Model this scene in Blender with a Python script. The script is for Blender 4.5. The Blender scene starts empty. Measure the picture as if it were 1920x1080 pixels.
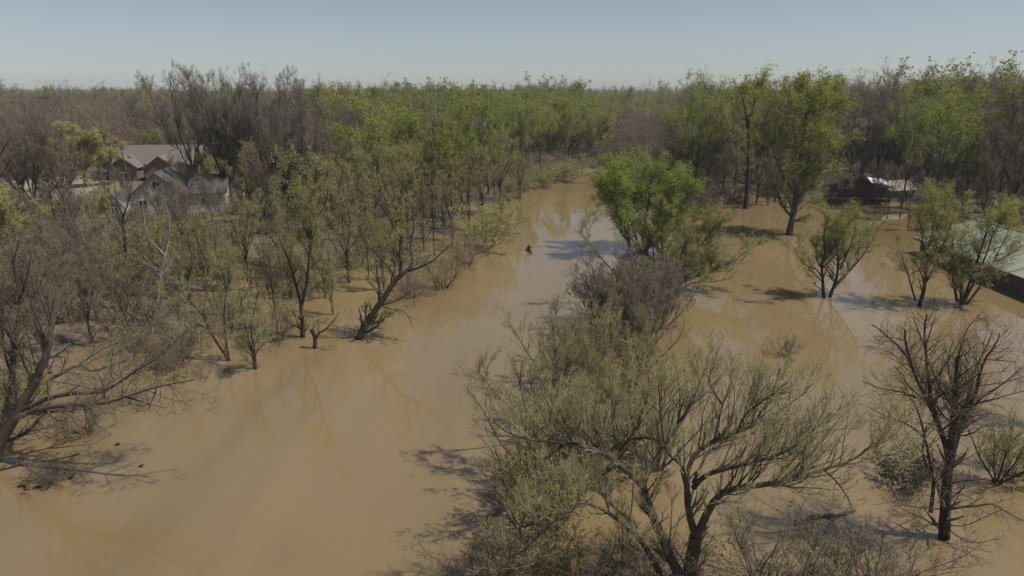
import bpy, math
import numpy as np
from mathutils import Vector, Matrix

SC = bpy.context.scene
COL = SC.collection
R = math.radians

# ---------------------------------------------------------------- camera
CAM_H, PITCH, F = 22.0, R(16.3), 1280.0
cam = bpy.data.cameras.new('camera')
cam.lens, cam.sensor_width, cam.clip_end = 24.0, 36.0, 12000
cam_ob = bpy.data.objects.new('camera', cam)
cam_ob.location = (0, 0, CAM_H)
cam_ob.rotation_euler = (math.pi / 2 - PITCH, 0, 0)
COL.objects.link(cam_ob)
SC.camera = cam_ob

# ---------------------------------------------------------------- sky, sun, exposure
SUN_AZ, SUN_EL = R(100), R(59)
world = bpy.data.worlds.new('World')
SC.world = world
world.use_nodes = True
wn, wl = world.node_tree.nodes, world.node_tree.links
wn.clear()
w_out = wn.new('ShaderNodeOutputWorld')
w_bg = wn.new('ShaderNodeBackground')
w_sky = wn.new('ShaderNodeTexSky')
w_sky.sky_type = 'NISHITA'
w_sky.sun_disc = False
w_sky.sun_elevation, w_sky.sun_rotation = SUN_EL, SUN_AZ
w_sky.air_density, w_sky.dust_density, w_sky.ozone_density = 0.7, 0.4, 0.3
w_bg.inputs['Strength'].default_value = 0.054
w_hs = wn.new('ShaderNodeHueSaturation')          # milky spring air: a greyer blue all over
w_hs.inputs['Saturation'].default_value = 0.62
wl.new(w_sky.outputs[0], w_hs.inputs['Color'])
wl.new(w_hs.outputs[0], w_bg.inputs[0])
wl.new(w_bg.outputs[0], w_out.inputs[0])
sun = bpy.data.lights.new('sun', 'SUN')
sun.energy, sun.angle, sun.color = 3.2, R(1.0), (1.0, 0.94, 0.85)
sun_ob = bpy.data.objects.new('sun', sun)
sd = Vector((math.sin(SUN_AZ) * math.cos(SUN_EL), math.cos(SUN_AZ) * math.cos(SUN_EL), math.sin(SUN_EL)))
sun_ob.rotation_euler = (-sd).to_track_quat('-Z', 'Y').to_euler()
sun_ob.location = (0, 0, 80)
COL.objects.link(sun_ob)
SC.view_settings.view_transform = 'Standard'
SC.view_settings.look = 'None'
SC.view_settings.exposure = 0.56
SC.view_settings.gamma = 1.0
SC.view_settings.use_curve_mapping = False
SC.cycles.max_bounces = 8
SC.cycles.diffuse_bounces = 4
SC.cycles.glossy_bounces = 2
SC.cycles.transmission_bounces = 6
SC.cycles.transparent_max_bounces = 6
SC.cycles.volume_bounces = 0
SC.cycles.use_adaptive_sampling = True
SC.cycles.adaptive_threshold = 0.01

rng = np.random.default_rng(11)

# ---------------------------------------------------------------- measuring helpers
def ray(u, v):
    dx, dy = (u - 960) / F, -(v - 540) / F
    return np.array([dx, math.cos(PITCH) + dy * math.sin(PITCH), -math.sin(PITCH) + dy * math.cos(PITCH)])
def gp(u, v, z=0.0):
    d = ray(u, v)
    t = (z - CAM_H) / d[2]
    return np.array([d[0] * t, d[1] * t, z])
def pp(u, v, Y):
    d = ray(u, v)
    t = Y / d[1]
    return np.array([d[0] * t, Y, CAM_H + d[2] * t])
def project(P):
    P = np.atleast_2d(P)
    x, y, z = P[:, 0], P[:, 1], P[:, 2] - CAM_H
    f = y * math.cos(PITCH) - z * math.sin(PITCH)
    up = y * math.sin(PITCH) + z * math.cos(PITCH)
    return 960 + F * x / f, 540 - F * up / f

# ---------------------------------------------------------------- node materials
def new_mat(name):
    m = bpy.data.materials.new(name)
    m.use_nodes = True
    nt = m.node_tree
    nt.nodes.clear()
    out = nt.nodes.new('ShaderNodeOutputMaterial')
    return m, nt, out
def N(nt, typ, **kw):
    n = nt.nodes.new(typ)
    for k, v in kw.items():
        if k.startswith('_'):
            setattr(n, k[1:], v)
        else:
            n.inputs[k.replace('__', ' ')].default_value = v
    return n
def ramp(nt, src, stops):
    r = nt.nodes.new('ShaderNodeValToRGB')
    e = r.color_ramp.elements
    while len(e) > 1: e.remove(e[0])
    e[0].position = stops[0][0]; e[0].color = (*stops[0][1], 1)
    for p, c in stops[1:]:
        q = e.new(p); q.color = (*c, 1)
    nt.links.new(src, r.inputs[0])
    return r
def surf_mat(name, c1, c2, scale=3.0, rough=0.8, bump=0.15, detail=5, spec=0.3, stretch=(1, 1, 1), vary=0.0, wet=False):
    """noise coloured diffuse surface with fine relief"""
    m, nt, out = new_mat(name)
    tc = nt.nodes.new('ShaderNodeTexCoord')
    mp = N(nt, 'ShaderNodeMapping', Scale=stretch)
    nt.links.new(tc.outputs['Object'], mp.inputs[0])
    nz = N(nt, 'ShaderNodeTexNoise', Scale=scale, Detail=detail, Roughness=0.65)
    nt.links.new(mp.outputs[0], nz.inputs['Vector'])
    rp = ramp(nt, nz.outputs['Fac'], [(0.3, c1), (0.7, c2)])
    bs = N(nt, 'ShaderNodeBsdfPrincipled', Roughness=rough)
    bs.inputs['Specular IOR Level'].default_value = spec
    src = rp.outputs[0]
    if vary:
        oi = nt.nodes.new('ShaderNodeObjectInfo')
        mr = N(nt, 'ShaderNodeMapRange')
        mr.inputs[3].default_value, mr.inputs[4].default_value = 1 - vary, 1 + vary
        nt.links.new(oi.outputs['Random'], mr.inputs[0])
        hs = nt.nodes.new('ShaderNodeHueSaturation')
        nt.links.new(mr.outputs[0], hs.inputs['Value'])
        nt.links.new(src, hs.inputs['Color'])
        src = hs.outputs[0]
    if wet:          # a dark wet band and a pale mud line left by the falling flood
        sx = nt.nodes.new('ShaderNodeSeparateXYZ'); nt.links.new(tc.outputs['Object'], sx.inputs[0])
        wb = N(nt, 'ShaderNodeMath', _operation='MULTIPLY_ADD'); wb.inputs[1].default_value = .5
        nt.links.new(nz.outputs['Fac'], wb.inputs[0]); nt.links.new(sx.outputs['Z'], wb.inputs[2])
        wr = ramp(nt, wb.outputs[0], [(.30, (.42, .38, .34)), (.52, (.5, .46, .42)), (.60, (1.7, 1.45, 1.1)), (.85, (1.35, 1.2, 1.0)), (1.0, (1, 1, 1))])
        mxw = N(nt, 'ShaderNodeMix', _data_type='RGBA', _blend_type='MULTIPLY'); mxw.inputs[0].default_value = 1
        nt.links.new(src, mxw.inputs[6]); nt.links.new(wr.outputs[0], mxw.inputs[7]); src = mxw.outputs[2]
    nt.links.new(src, bs.inputs['Base Color'])
    if bump:
        bp = N(nt, 'ShaderNodeBump', Strength=bump, Distance=0.05)
        nt.links.new(nz.outputs['Fac'], bp.inputs['Height'])
        nt.links.new(bp.outputs[0], bs.inputs['Normal'])
    nt.links.new(bs.outputs[0], out.inputs[0])
    return m
def leaf_mat(name, c1, c2, trans=0.5, vary=0.14):
    m, nt, out = new_mat(name)
    at = nt.nodes.new('ShaderNodeAttribute'); at.attribute_name = 'tint'
    rp = ramp(nt, at.outputs['Fac'], [(0.0, c1), (1.0, c2)])
    oi = nt.nodes.new('ShaderNodeObjectInfo')
    mr = N(nt, 'ShaderNodeMapRange')
    mr.inputs[3].default_value, mr.inputs[4].default_value = 1 - vary, 1 + vary
    nt.links.new(oi.outputs['Random'], mr.inputs[0])
    hs = nt.nodes.new('ShaderNodeHueSaturation')
    nt.links.new(mr.outputs[0], hs.inputs['Value'])
    mr2 = N(nt, 'ShaderNodeMapRange')
    mr2.inputs[3].default_value, mr2.inputs[4].default_value = 0.485, 0.515
    ml = N(nt, 'ShaderNodeMath', _operation='FRACT')
    m7 = N(nt, 'ShaderNodeMath', _operation='MULTIPLY'); m7.inputs[1].default_value = 7.31
    nt.links.new(oi.outputs['Random'], m7.inputs[0]); nt.links.new(m7.outputs[0], ml.inputs[0])
    nt.links.new(ml.outputs[0], mr2.inputs[0]); nt.links.new(mr2.outputs[0], hs.inputs['Hue'])
    nt.links.new(rp.outputs[0], hs.inputs['Color'])
    df = nt.nodes.new('ShaderNodeBsdfDiffuse')
    tr = nt.nodes.new('ShaderNodeBsdfTranslucent')
    nt.links.new(hs.outputs[0], df.inputs[0]); nt.links.new(hs.outputs[0], tr.inputs[0])
    mx = N(nt, 'ShaderNodeMixShader'); mx.inputs[0].default_value = trans
    nt.links.new(df.outputs[0], mx.inputs[1]); nt.links.new(tr.outputs[0], mx.inputs[2])
    nt.links.new(mx.outputs[0], out.inputs[0])
    return m

BARK = surf_mat('bark_grey_brown', (0.042, 0.034, 0.027), (0.119, 0.095, 0.076), 2.2, 0.9, 0.6, stretch=(3, 3, 0.7), vary=0.2, wet=True)
BARK_PALE = surf_mat('bark_pale', (0.10, 0.085, 0.07), (0.34, 0.30, 0.25), 1.6, 0.85, 0.4, stretch=(2, 2, 0.6), vary=0.1, wet=True)
BARK_DARK = surf_mat('bark_dark', (0.025, 0.020, 0.015), (0.077, 0.062, 0.050), 2.5, 0.9, 0.6, stretch=(3, 3, 0.7), vary=0.15, wet=True)
TWIG_GREY = surf_mat('twig_grey', (0.125, 0.100, 0.074), (0.225, 0.183, 0.136), 0.8, 0.85, 0, vary=0.2)
TWIG_PURPLE = surf_mat('twig_purple', (0.105, 0.083, 0.070), (0.180, 0.143, 0.120), 0.8, 0.85, 0, vary=0.2)
TWIG_OLIVE = surf_mat('twig_olive', (0.170, 0.150, 0.094), (0.295, 0.258, 0.160), 0.8, 0.8, 0, vary=0.15)
TWIG_RUST = surf_mat('twig_rust', (0.190, 0.120, 0.078), (0.310, 0.200, 0.130), 0.8, 0.85, 0, vary=0.15)
TWIG_DARK = surf_mat('twig_dark', (0.080, 0.066, 0.056), (0.150, 0.124, 0.104), 0.8, 0.85, 0, vary=0.15)
L_BRIGHT = leaf_mat('leaf_bright', (0.190, 0.235, 0.045), (0.335, 0.385, 0.085))
L_GREEN = leaf_mat('leaf_spring', (0.190, 0.215, 0.046), (0.340, 0.360, 0.092))
L_OLIVE = leaf_mat('leaf_olive', (0.230, 0.232, 0.074), (0.405, 0.400, 0.138))
L_YELLOW = leaf_mat('leaf_yellow', (0.36, 0.335, 0.125), (0.54, 0.50, 0.22))
L_RUST = leaf_mat('bud_rust', (0.165, 0.112, 0.066), (0.25, 0.172, 0.10), 0.3)
L_GREY = leaf_mat('bud_grey', (0.145, 0.123, 0.080), (0.225, 0.189, 0.123), 0.3)
L_DARK = leaf_mat('leaf_evergreen', (0.018, 0.030, 0.014), (0.045, 0.062, 0.026), 0.15)
L_PINK = leaf_mat('blossom_pink', (0.30, 0.06, 0.14), (0.42, 0.12, 0.24), 0.3)

# ---------------------------------------------------------------- mesh building
class MB:
    """collects tubes and leaves; one mesh at the end"""
    def __init__(s):
        s.v, s.t, s.nv = [], [], 0
        s.q, s.qm, s.tm, s.tint = [], [], [], []
    def tubes(s, P, Rr, k, mat=0):
        Np, m, _ = P.shape
        if Np == 0: return
        T = np.gradient(P, axis=1)
        T /= np.linalg.norm(T, axis=2, keepdims=True) + 1e-9
        mean = P[:, -1] - P[:, 0]
        ref = np.cross(mean, np.where(np.abs(mean[:, 2:3]) > 0.8 * np.linalg.norm(mean, axis=1, keepdims=True), [[1.0, 0.3, 0]], [[0, 0.2, 1.0]]))
        ref = ref[:, None, :] - (ref[:, None, :] * T).sum(2, keepdims=True) * T
        ref /= np.linalg.norm(ref, axis=2, keepdims=True) + 1e-9
        B = np.cross(T, ref)
        ph = rng.uniform(0, 6.28, (Np, 1, 1, 1))
        a = np.arange(k)[None, None, :, None] * (2 * math.pi / k) + ph
        V = P[:, :, None, :] + Rr[:, :, None, None] * (np.cos(a) * ref[:, :, None, :] + np.sin(a) * B[:, :, None, :])
        base = s.nv + np.arange(Np)[:, None, None] * (m * k)
        i = np.arange(m - 1)[None, :, None] * k
        j = np.arange(k)[None, None, :]
        j2 = (j + 1) % k
        q = np.stack([base + i + j, base + i + j2, base + i + k + j2, base + i + k + j], -1).reshape(-1, 4)
        s.v.append(V.reshape(-1, 3)); s.nv += Np * m * k
        s.q.append(q); s.qm.append(np.full(len(q), mat)); s.tint.append(np.zeros(Np * m * k))
    def spikes(s, A, Bp, r, mat=0, k=3):
        n = len(A)
        if n == 0: return
        d = Bp - A
        ref = np.cross(d, rng.normal(size=(n, 3)))
        ref /= np.linalg.norm(ref, axis=1, keepdims=True) + 1e-9
        b = np.cross(d / (np.linalg.norm(d, axis=1, keepdims=True) + 1e-9), ref)
        a = np.arange(k) * (2 * math.pi / k)
        ring = A[:, None, :] + r[:, None, None] * (np.cos(a)[None, :, None] * ref[:, None, :] + np.sin(a)[None, :, None] * b[:, None, :])
        V = np.concatenate([ring, Bp[:, None, :]], 1).reshape(-1, 3)
        base = s.nv + np.arange(n)[:, None] * (k + 1)
        j = np.arange(k)[None, :]
        t = np.stack([base + j, base + (j + 1) % k, np.broadcast_to(base + k, (n, k))], -1).reshape(-1, 3)
        s.v.append(V); s.nv += len(V)
        s.t.append(t); s.tm.append(np.full(len(t), mat)); s.tint.append(np.zeros(len(V)))
    def leaves(s, C, size, mat=0, along=None, aspect=0.6):
        n = len(C)
        if n == 0: return
        a = rng.normal(size=(n, 3)) if along is None else along + 0.45 * rng.normal(size=(n, 3))
        a /= np.linalg.norm(a, axis=1, keepdims=True) + 1e-9
        b = np.cross(a, rng.normal(size=(n, 3)))
        b /= np.linalg.norm(b, axis=1, keepdims=True) + 1e-9
        c = np.cross(a, b)
        sz = (size * rng.uniform(0.6, 1.35, n))[:, None]
        V = np.stack([C, C + sz * (0.5 * a + 0.5 * aspect * b + 0.12 * c), C + sz * a, C + sz * (0.5 * a - 0.5 * aspect * b + 0.12 * c)], 1).reshape(-1, 3)
        base = s.nv + np.arange(n)[:, None] * 4
        q = base + np.arange(4)[None, :]
        s.v.append(V); s.nv += len(V)
        s.q.append(q); s.qm.append(np.full(n, mat))
        s.tint.append(np.repeat(rng.uniform(0, 1, n), 4))
    def mesh(s, name, mats):
        me = bpy.data.meshes.new(name)
        V = np.concatenate(s.v) if s.v else np.zeros((0, 3))
        q = np.concatenate(s.q) if s.q else np.zeros((0, 4), int)
        t = np.concatenate(s.t) if s.t else np.zeros((0, 3), int)
        mi = np.concatenate(s.qm + s.tm) if (s.qm or s.tm) else np.zeros(0, int)
        me.vertices.add(len(V)); me.vertices.foreach_set('co', V.astype(np.float32).ravel())
        me.loops.add(q.size + t.size)
        me.loops.foreach_set('vertex_index', np.concatenate([q.ravel(), t.ravel()]).astype(np.int32))
        me.polygons.add(len(q) + len(t))
        st = np.concatenate([np.arange(len(q)) * 4, q.size + np.arange(len(t)) * 3]).astype(np.int32)
        me.polygons.foreach_set('loop_start', st)
        me.polygons.foreach_set('material_index', mi.astype(np.int32))
        for m in mats: me.materials.append(m)
        at = me.attributes.new('tint', 'FLOAT', 'POINT')
        at.data.foreach_set('value', np.concatenate(s.tint).astype(np.float32))
        me.update(calc_edges=True)
        global TRIS
        TRIS += 2 * len(q) + len(t)
        return me
TRIS = 0

def spline(pts, m=14):
    """smooth curve through the points, resampled to m"""
    p = np.asarray(pts, float)
    if len(p) == 2:
        return p[0] + (p[1] - p[0]) * np.linspace(0, 1, m)[:, None]
    e = np.vstack([2 * p[0] - p[1], p, 2 * p[-1] - p[-2]])
    out = []
    for i in range(1, len(e) - 2):
        t = np.linspace(0, 1, 8, endpoint=False)[:, None]
        a, b, c, d = e[i - 1], e[i], e[i + 1], e[i + 2]
        out.append(0.5 * (2 * b + (c - a) * t + (2 * a - 5 * b + 4 * c - d) * t ** 2 + (-a + 3 * b - 3 * c + d) * t ** 3))
    q = np.vstack(out + [p[-1:]])
    L = np.concatenate([[0], np.cumsum(np.linalg.norm(np.diff(q, axis=0), axis=1))])
    s = np.linspace(0, L[-1], m)
    return np.stack([np.interp(s, L, q[:, k]) for k in range(3)], 1)

def grow(P, Rr, dens=1.0, t0=0.2, t1=1.0, ang=45, asd=12, ratio=0.5, lmin=0.5, lmax=5, up=0.2, curl=0.1, wig=0.12,
         m=5, rr=0.55, rmax=1.0, rmin=0.004, taper=0.75, nmin=1, fall=0.55):
    """side shoots along every curve of P (N, m, 3)"""
    seg = np.linalg.norm(np.diff(P, axis=1), axis=2)
    Lp = seg.sum(1)
    n = np.maximum(nmin, rng.poisson(np.maximum(Lp * dens * (t1 - t0), 0.01)))
    idx = np.repeat(np.arange(len(P)), n)
    if len(idx) == 0: return np.zeros((0, m, 3)), np.zeros((0, m))
    M = len(idx)
    t = rng.uniform(t0, t1, M)
    f = t * (P.shape[1] - 1)
    i = np.minimum(f.astype(int), P.shape[1] - 2)
    w = (f - i)[:, None]
    pos = P[idx, i] * (1 - w) + P[idx, i + 1] * w
    tan = P[idx, i + 1] - P[idx, i]
    tan /= np.linalg.norm(tan, axis=1, keepdims=True) + 1e-9
    rad = Rr[idx, i] * (1 - w[:, 0]) + Rr[idx, i + 1] * w[:, 0]
    pr = np.cross(tan, rng.normal(size=(M, 3)))
    pr /= np.linalg.norm(pr, axis=1, keepdims=True) + 1e-9
    a = np.radians(rng.normal(ang, asd, M))[:, None]
    d = np.cos(a) * tan + np.sin(a) * pr
    d[:, 2] += up
    d /= np.linalg.norm(d, axis=1, keepdims=True) + 1e-9
    L = np.clip(Lp[idx] * ratio * (1.0 - fall * t) * rng.uniform(0.6, 1.35, M), lmin, lmax)
    r0 = np.clip(np.minimum(rad * rr, rmax), rmin, None)
    Q = np.zeros((M, m, 3)); Q[:, 0] = pos
    st = (L / (m - 1))[:, None]
    for k in range(1, m):
        Q[:, k] = Q[:, k - 1] + d * st
        d = d + wig * rng.normal(size=(M, 3)); d[:, 2] += curl
        d /= np.linalg.norm(d, axis=1, keepdims=True) + 1e-9
    S = r0[:, None] * (1 - taper * np.linspace(0, 1, m)[None, :])
    return Q, np.maximum(S, rmin * 0.6)

def along(P, n_each, t0=0.15):
    M = len(P) * n_each
    if M == 0: return np.zeros((0, 3)), np.zeros((0, 3))
    idx = np.repeat(np.arange(len(P)), n_each)
    f = rng.uniform(t0, 1, M) * (P.shape[1] - 1)
    i = np.minimum(f.astype(int), P.shape[1] - 2)
    w = (f - i)[:, None]
    d = P[idx, i + 1] - P[idx, i]
    d /= np.linalg.norm(d, axis=1, keepdims=True) + 1e-9
    return P[idx, i] * (1 - w) + P[idx, i + 1] * w, d

def build_tree(stems, levels, bark, twig, leaf=None, leaf_n=0, leaf_size=0.1, leaf_lo=0.0, leaf_hi=0.0, jit=0.08, aspect=0.6,
               name='tree', side0=8, leaf_on=(-1,), twig_r=0.008, follow=False, clump=0.0):
    """stems: list of (points (k,3), r0, r1). Returns the trunk mesh (stems and limbs) and the crown mesh (shoots, twigs, leaves)."""
    TR, CR = MB(), MB()
    Ps = np.stack([spline(p, 14) for p, a, b in stems])
    Rs = np.stack([a + (b - a) * np.linspace(0, 1, 14) ** 0.85 for p, a, b in stems])
    for i, (p, a, b) in enumerate(stems):   # flared foot where a stem starts at the ground
        if p[0][2] < 0.05:
            Rs[i, :2] *= np.array([1.35, 1.1])
    wob = rng.normal(size=Rs.shape) * 0.04 + 1
    TR.tubes(Ps, Rs * wob, side0)
    lv = []
    P, Q = Ps, Rs
    for li, L in enumerate(levels):
        L = dict(L)
        kind = L.pop('to', 'trunk'); k = L.pop('k', 3); last = L.pop('spike', False)
        also = L.pop('also', None)
        P2, Q2 = grow(P, Q, **L)
        if also is not None:                # further shoots straight from an older level
            src = (Ps, Rs) if also == 0 else lv[also - 1]
            L3 = dict(L); L3['dens'] = L['dens'] * 0.35
            Pa, Qa = grow(src[0], src[1], **L3)
            P2, Q2 = np.concatenate([P2, Pa]), np.concatenate([Q2, Qa])
        ok = P2[:, :, 2].min(1) > 0.12
        P2, Q2 = P2[ok], Q2[ok]
        if last:
            CR.spikes(P2[:, 0], P2[:, -1], np.full(len(P2), twig_r), 0)
        elif kind == 'trunk':
            TR.tubes(P2, Q2, k)
        else:
            CR.tubes(P2, Q2, k, 0)
        lv.append((P2, Q2))
        P, Q = P2, Q2
    if leaf is not None:
        for o in leaf_on:
            src = lv[o][0]
            zt = src[:, -1, 2]; H = Ps[:, :, 2].max() * 1.05
            prob = leaf_lo + (1 - leaf_lo) * np.clip((zt / H - leaf_hi) / max(0.15, 1 - leaf_hi), 0, 1) if leaf_hi > 0 else np.ones(len(src))
            if clump:                        # leafier and barer parts of the crown
                g = src[:, -1]
                nz = np.sin(g[:, 0] * clump + 1.3) + np.sin(g[:, 1] * clump * 1.2 + .4) + np.sin(g[:, 2] * clump * 1.4) + rng.normal(size=len(g)) * .5
                prob = prob * np.clip(0.55 + 0.38 * nz, 0.06, 1)
            keep = rng.uniform(0, 1, len(src)) < prob
            C, d = along(src[keep], leaf_n)
            C = C + rng.normal(size=C.shape) * jit
            CR.leaves(C, leaf_size, 1, d if follow else None, aspect)
    return TR.mesh(name + '_trunk', [bark]), CR.mesh(name + '_crown', [twig, leaf or twig])

def lean_stems(n, H, lean=(15, 40), r=0.16, spread=0.35, curve=0.5, z0=-1.2, m=6, lo=0.8):
    """n stems rising from one foot, curving upwards"""
    out = []
    for i in range(n):
        az = 2 * math.pi * (i + rng.uniform(-.3, .3)) / n
        a = R(rng.uniform(*lean)); h = H * rng.uniform(lo, 1.0)
        p = np.array([math.cos(az) * spread, math.sin(az) * spread, 0.0]) * rng.uniform(.3, 1)
        pts = [p - np.array([0, 0, -z0]), p]
        d = np.array([math.cos(az) * math.sin(a), math.sin(az) * math.sin(a), math.cos(a)])
        L = h / max(0.5, math.cos(a * 0.75))
        for k in range(m):
            p = p + d * L / m
            pts.append(p)
            d = d + rng.normal(size=3) * 0.13; d[2] += curve / m * 2
            d /= np.linalg.norm(d)
        rr = r * rng.uniform(.75, 1.15)
        out.append((pts, rr, rr * 0.18))
    return out
def vase_stems(H, fork=0.3, n=5, lean=(10, 32), r=0.35, curve=0.25, z0=-1.0, main=True):
    """a trunk that divides into steep limbs"""
    top = np.array([rng.normal() * .02 * H, rng.normal() * .02 * H, H * fork])
    out = [([(0, 0, z0), (0, 0, 0), top * 0.5 + [rng.normal() * .1, rng.normal() * .1, 0], top], r, r * 0.72)]
    for i in range(n):
        az = 2 * math.pi * (i + rng.uniform(-.3, .3)) / n
        a = R(rng.uniform(*lean)) * (0.35 if (main and i == 0) else 1)
        d = np.array([math.cos(az) * math.sin(a), math.sin(az) * math.sin(a), math.cos(a)])
        p = top * rng.uniform(0.82, 1.0); pts = [p]
        L = (H - p[2]) * rng.uniform(.8, 1.05)
        for k in range(6):
            p = p + d * L / 6; pts.append(p)
            d = d + rng.normal(size=3) * 0.1; d[2] += curve / 6 * 2
            d /= np.linalg.norm(d)
        q = r * rng.uniform(.4, .6)
        out.append((pts, q, q * 0.15))
    return out
def pole_stems(H, r=0.22, wig=0.03, z0=-1.0, n=1):
    out = []
    for i in range(n):
        p = np.array([rng.normal() * .4 * (n > 1), rng.normal() * .4 * (n > 1), 0.0])
        d = np.array([rng.normal() * .06, rng.normal() * .06, 1.0]); pts = [p + [0, 0, z0], p]
        for k in range(7):
            p = p + d * H / 7; pts.append(p)
            d = d + rng.normal(size=3) * wig; d /= np.linalg.norm(d)
        out.append((pts, r, r * 0.12))
    return out

def LV(*rows): return [dict(r) for r in rows]
def big_levels(s=1.0, dens=1.0, up=0.2, spread=48, twig=1.0):
    """levels for trees 10 m and taller; s: size factor"""
    return LV(dict(dens=0.75 * dens / s, t0=0.25, ang=spread, ratio=0.42, lmin=1.0 * s, lmax=6 * s, up=up, curl=0.08, m=7, rr=.5, k=5),
              dict(dens=1.25 * dens / s, t0=0.12, ang=42, ratio=0.48, lmin=.7 * s, lmax=2.6 * s, up=up, curl=0.08, m=4, rr=.5, k=3, also=0),
              dict(dens=3.0 * dens / s, t0=0.1, ang=40, ratio=0.6, lmin=.5 * s, lmax=1.6 * s, up=up, curl=.06, m=3, rr=.6, k=3, to='crown', rmin=.012 * s),
              dict(dens=7.0 * dens * twig / s, t0=0.05, ang=38, ratio=0.9, lmin=.35 * s, lmax=1.0 * s, up=up, m=2, to='crown', spike=True))
def willow_levels(s=1.0, dens=1.0, up=0.35, twig=1.0):
    return LV(dict(dens=0.9 * dens / s, t0=0.25, ang=45, ratio=0.45, lmin=1.0 * s, lmax=3.6 * s, up=up, curl=0.12, m=6, rr=.5, k=4),
              dict(dens=1.7 * dens / s, t0=0.08, ang=40, ratio=0.5, lmin=.7 * s, lmax=2.0 * s, up=up * 1.2, curl=0.16, m=4, rr=.55, k=3, also=0),
              dict(dens=4.6 * dens / s, t0=0.08, ang=36, ratio=0.6, lmin=.45 * s, lmax=1.1 * s, up=up * 1.4, curl=.12, m=3, rr=.6, k=3, to='crown', rmin=.008 * s),
              dict(dens=8.5 * dens * twig / s, t0=0.05, ang=32, ratio=0.8, lmin=.25 * s, lmax=.6 * s, up=up * 1.4, m=2, to='crown', spike=True))

# ---------------------------------------------------------------- tagging
LABELLED = []
def tag(o, label, cat, group=None):
    o['label'] = label; o['category'] = cat
    if group: o['group'] = group
    LABELLED.append(o)
def link(name, data, parent=None, loc=None):
    o = bpy.data.objects.new(name, data)
    COL.objects.link(o)
    if parent is not None: o.parent = parent
    if loc is not None: o.location = loc
    return o
def struct(o, kind='structure'):
    o['kind'] = kind
    return o
# ---------------------------------------------------------------- ground, water, sky haze
def gxy(u, v): return gp(u, v)[:2]
FLOOD = np.array([(-200, -90), (-200, 20), gxy(-420, 900), gxy(-150, 770), gxy(60, 700), gxy(200, 600), gxy(330, 545), gxy(480, 508), gxy(600, 490),
                  gxy(690, 470), gxy(780, 452), gxy(850, 428), gxy(905, 400), gxy(940, 380), gxy(985, 352), gxy(1040, 338), gxy(1090, 326),
                  gxy(1130, 314), gxy(1165, 308), gxy(1185, 316), gxy(1200, 345), gxy(1230, 372), gxy(1300, 385), gxy(1380, 374), gxy(1460, 362),
                  gxy(1540, 356), gxy(1640, 360), gxy(1700, 376), gxy(1760, 396), gxy(1900, 420), (150, 105), (220, 60), (220, -90)])
def flood_sd(X, Y):
    """metres inside (+) or outside (-) the flooded area"""
    X, Y = np.asarray(X, float), np.asarray(Y, float)
    best = np.full(X.shape, 1e18); inside = np.zeros(X.shape, bool)
    n = len(FLOOD)
    for i in range(n):
        ax, ay = FLOOD[i]; bx, by = FLOOD[(i + 1) % n]
        dx, dy = bx - ax, by - ay
        t = np.clip(((X - ax) * dx + (Y - ay) * dy) / (dx * dx + dy * dy + 1e-9), 0, 1)
        best = np.minimum(best, (X - ax - t * dx) ** 2 + (Y - ay - t * dy) ** 2)
        c = ((ay > Y) != (by > Y)) & (X < (bx - ax) * (Y - ay) / (by - ay + 1e-12) + ax)
        inside ^= c
    d = np.sqrt(best)
    return np.where(inside, d, -d)
def ground_z(X, Y):
    X, Y = np.asarray(X, float), np.asarray(Y, float)
    sd = flood_sd(X, Y)
    nz = 0.16 * np.sin(X * .31 + 1.7 * np.sin(Y * .11)) + 0.14 * np.sin(Y * .37 + 1.3 * np.sin(X * .17)) + 0.06 * np.sin(X * .9 + Y * .7)
    z = np.where(sd > 0, -np.minimum(0.08 + sd * 0.1, 2.4), np.minimum(-sd * 0.07, 1.1))
    return z + nz * np.clip(1.3 - sd * .06, 0.15, 1)
def gz(x, y): return float(ground_z(np.array([x]), np.array([y]))[0])

def axis(lo, hi, fine_lo, fine_hi, step):
    a = [np.arange(fine_lo, fine_hi, step)]
    x, s = fine_hi, step
    while x < hi: a.append([x]); s *= 1.35; x += s
    a.append([hi])
    x, s = fine_lo - step, step; b = []
    while x > lo: b.append(x); s *= 1.35; x -= s
    b.append(lo)
    return np.concatenate([np.array(b[::-1])] + [np.asarray(q, float) for q in a])
def sheet(name, xs, ys, zf, mat, parent=None):
    X, Y = np.meshgrid(xs, ys); Z = zf(X, Y)
    V = np.stack([X, Y, Z], -1).reshape(-1, 3)
    nx = len(xs); i, j = np.meshgrid(np.arange(nx - 1), np.arange(len(ys) - 1))
    b = (j * nx + i).ravel()
    me = bpy.data.meshes.new(name)
    me.from_pydata(V.tolist(), [], np.stack([b, b + 1, b + nx + 1, b + nx], -1).tolist())
    me.materials.append(mat)
    me.update()
    return link(name, me, parent)

# ground: leaf litter with patches of grass
m, nt, out = new_mat('leaf_litter')
tc = nt.nodes.new('ShaderNodeTexCoord')
n1 = N(nt, 'ShaderNodeTexNoise', Scale=0.045, Detail=4, Roughness=.6)
n2 = N(nt, 'ShaderNodeTexNoise', Scale=1.1, Detail=8, Roughness=.75)
nt.links.new(tc.outputs['Object'], n1.inputs['Vector']); nt.links.new(tc.outputs['Object'], n2.inputs['Vector'])
ra = ramp(nt, n2.outputs['Fac'], [(.3, (.075, .055, .038)), (.55, (.15, .112, .075)), (.75, (.21, .165, .11))])
rb = ramp(nt, n2.outputs['Fac'], [(.3, (.05, .058, .022)), (.7, (.13, .125, .05))])
rf = ramp(nt, n1.outputs['Fac'], [(.5, (0, 0, 0)), (.62, (1, 1, 1))])
mx = N(nt, 'ShaderNodeMix', _data_type='RGBA')
nt.links.new(rf.outputs[0], mx.inputs[0]); nt.links.new(ra.outputs[0], mx.inputs[6]); nt.links.new(rb.outputs[0], mx.inputs[7])
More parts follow.
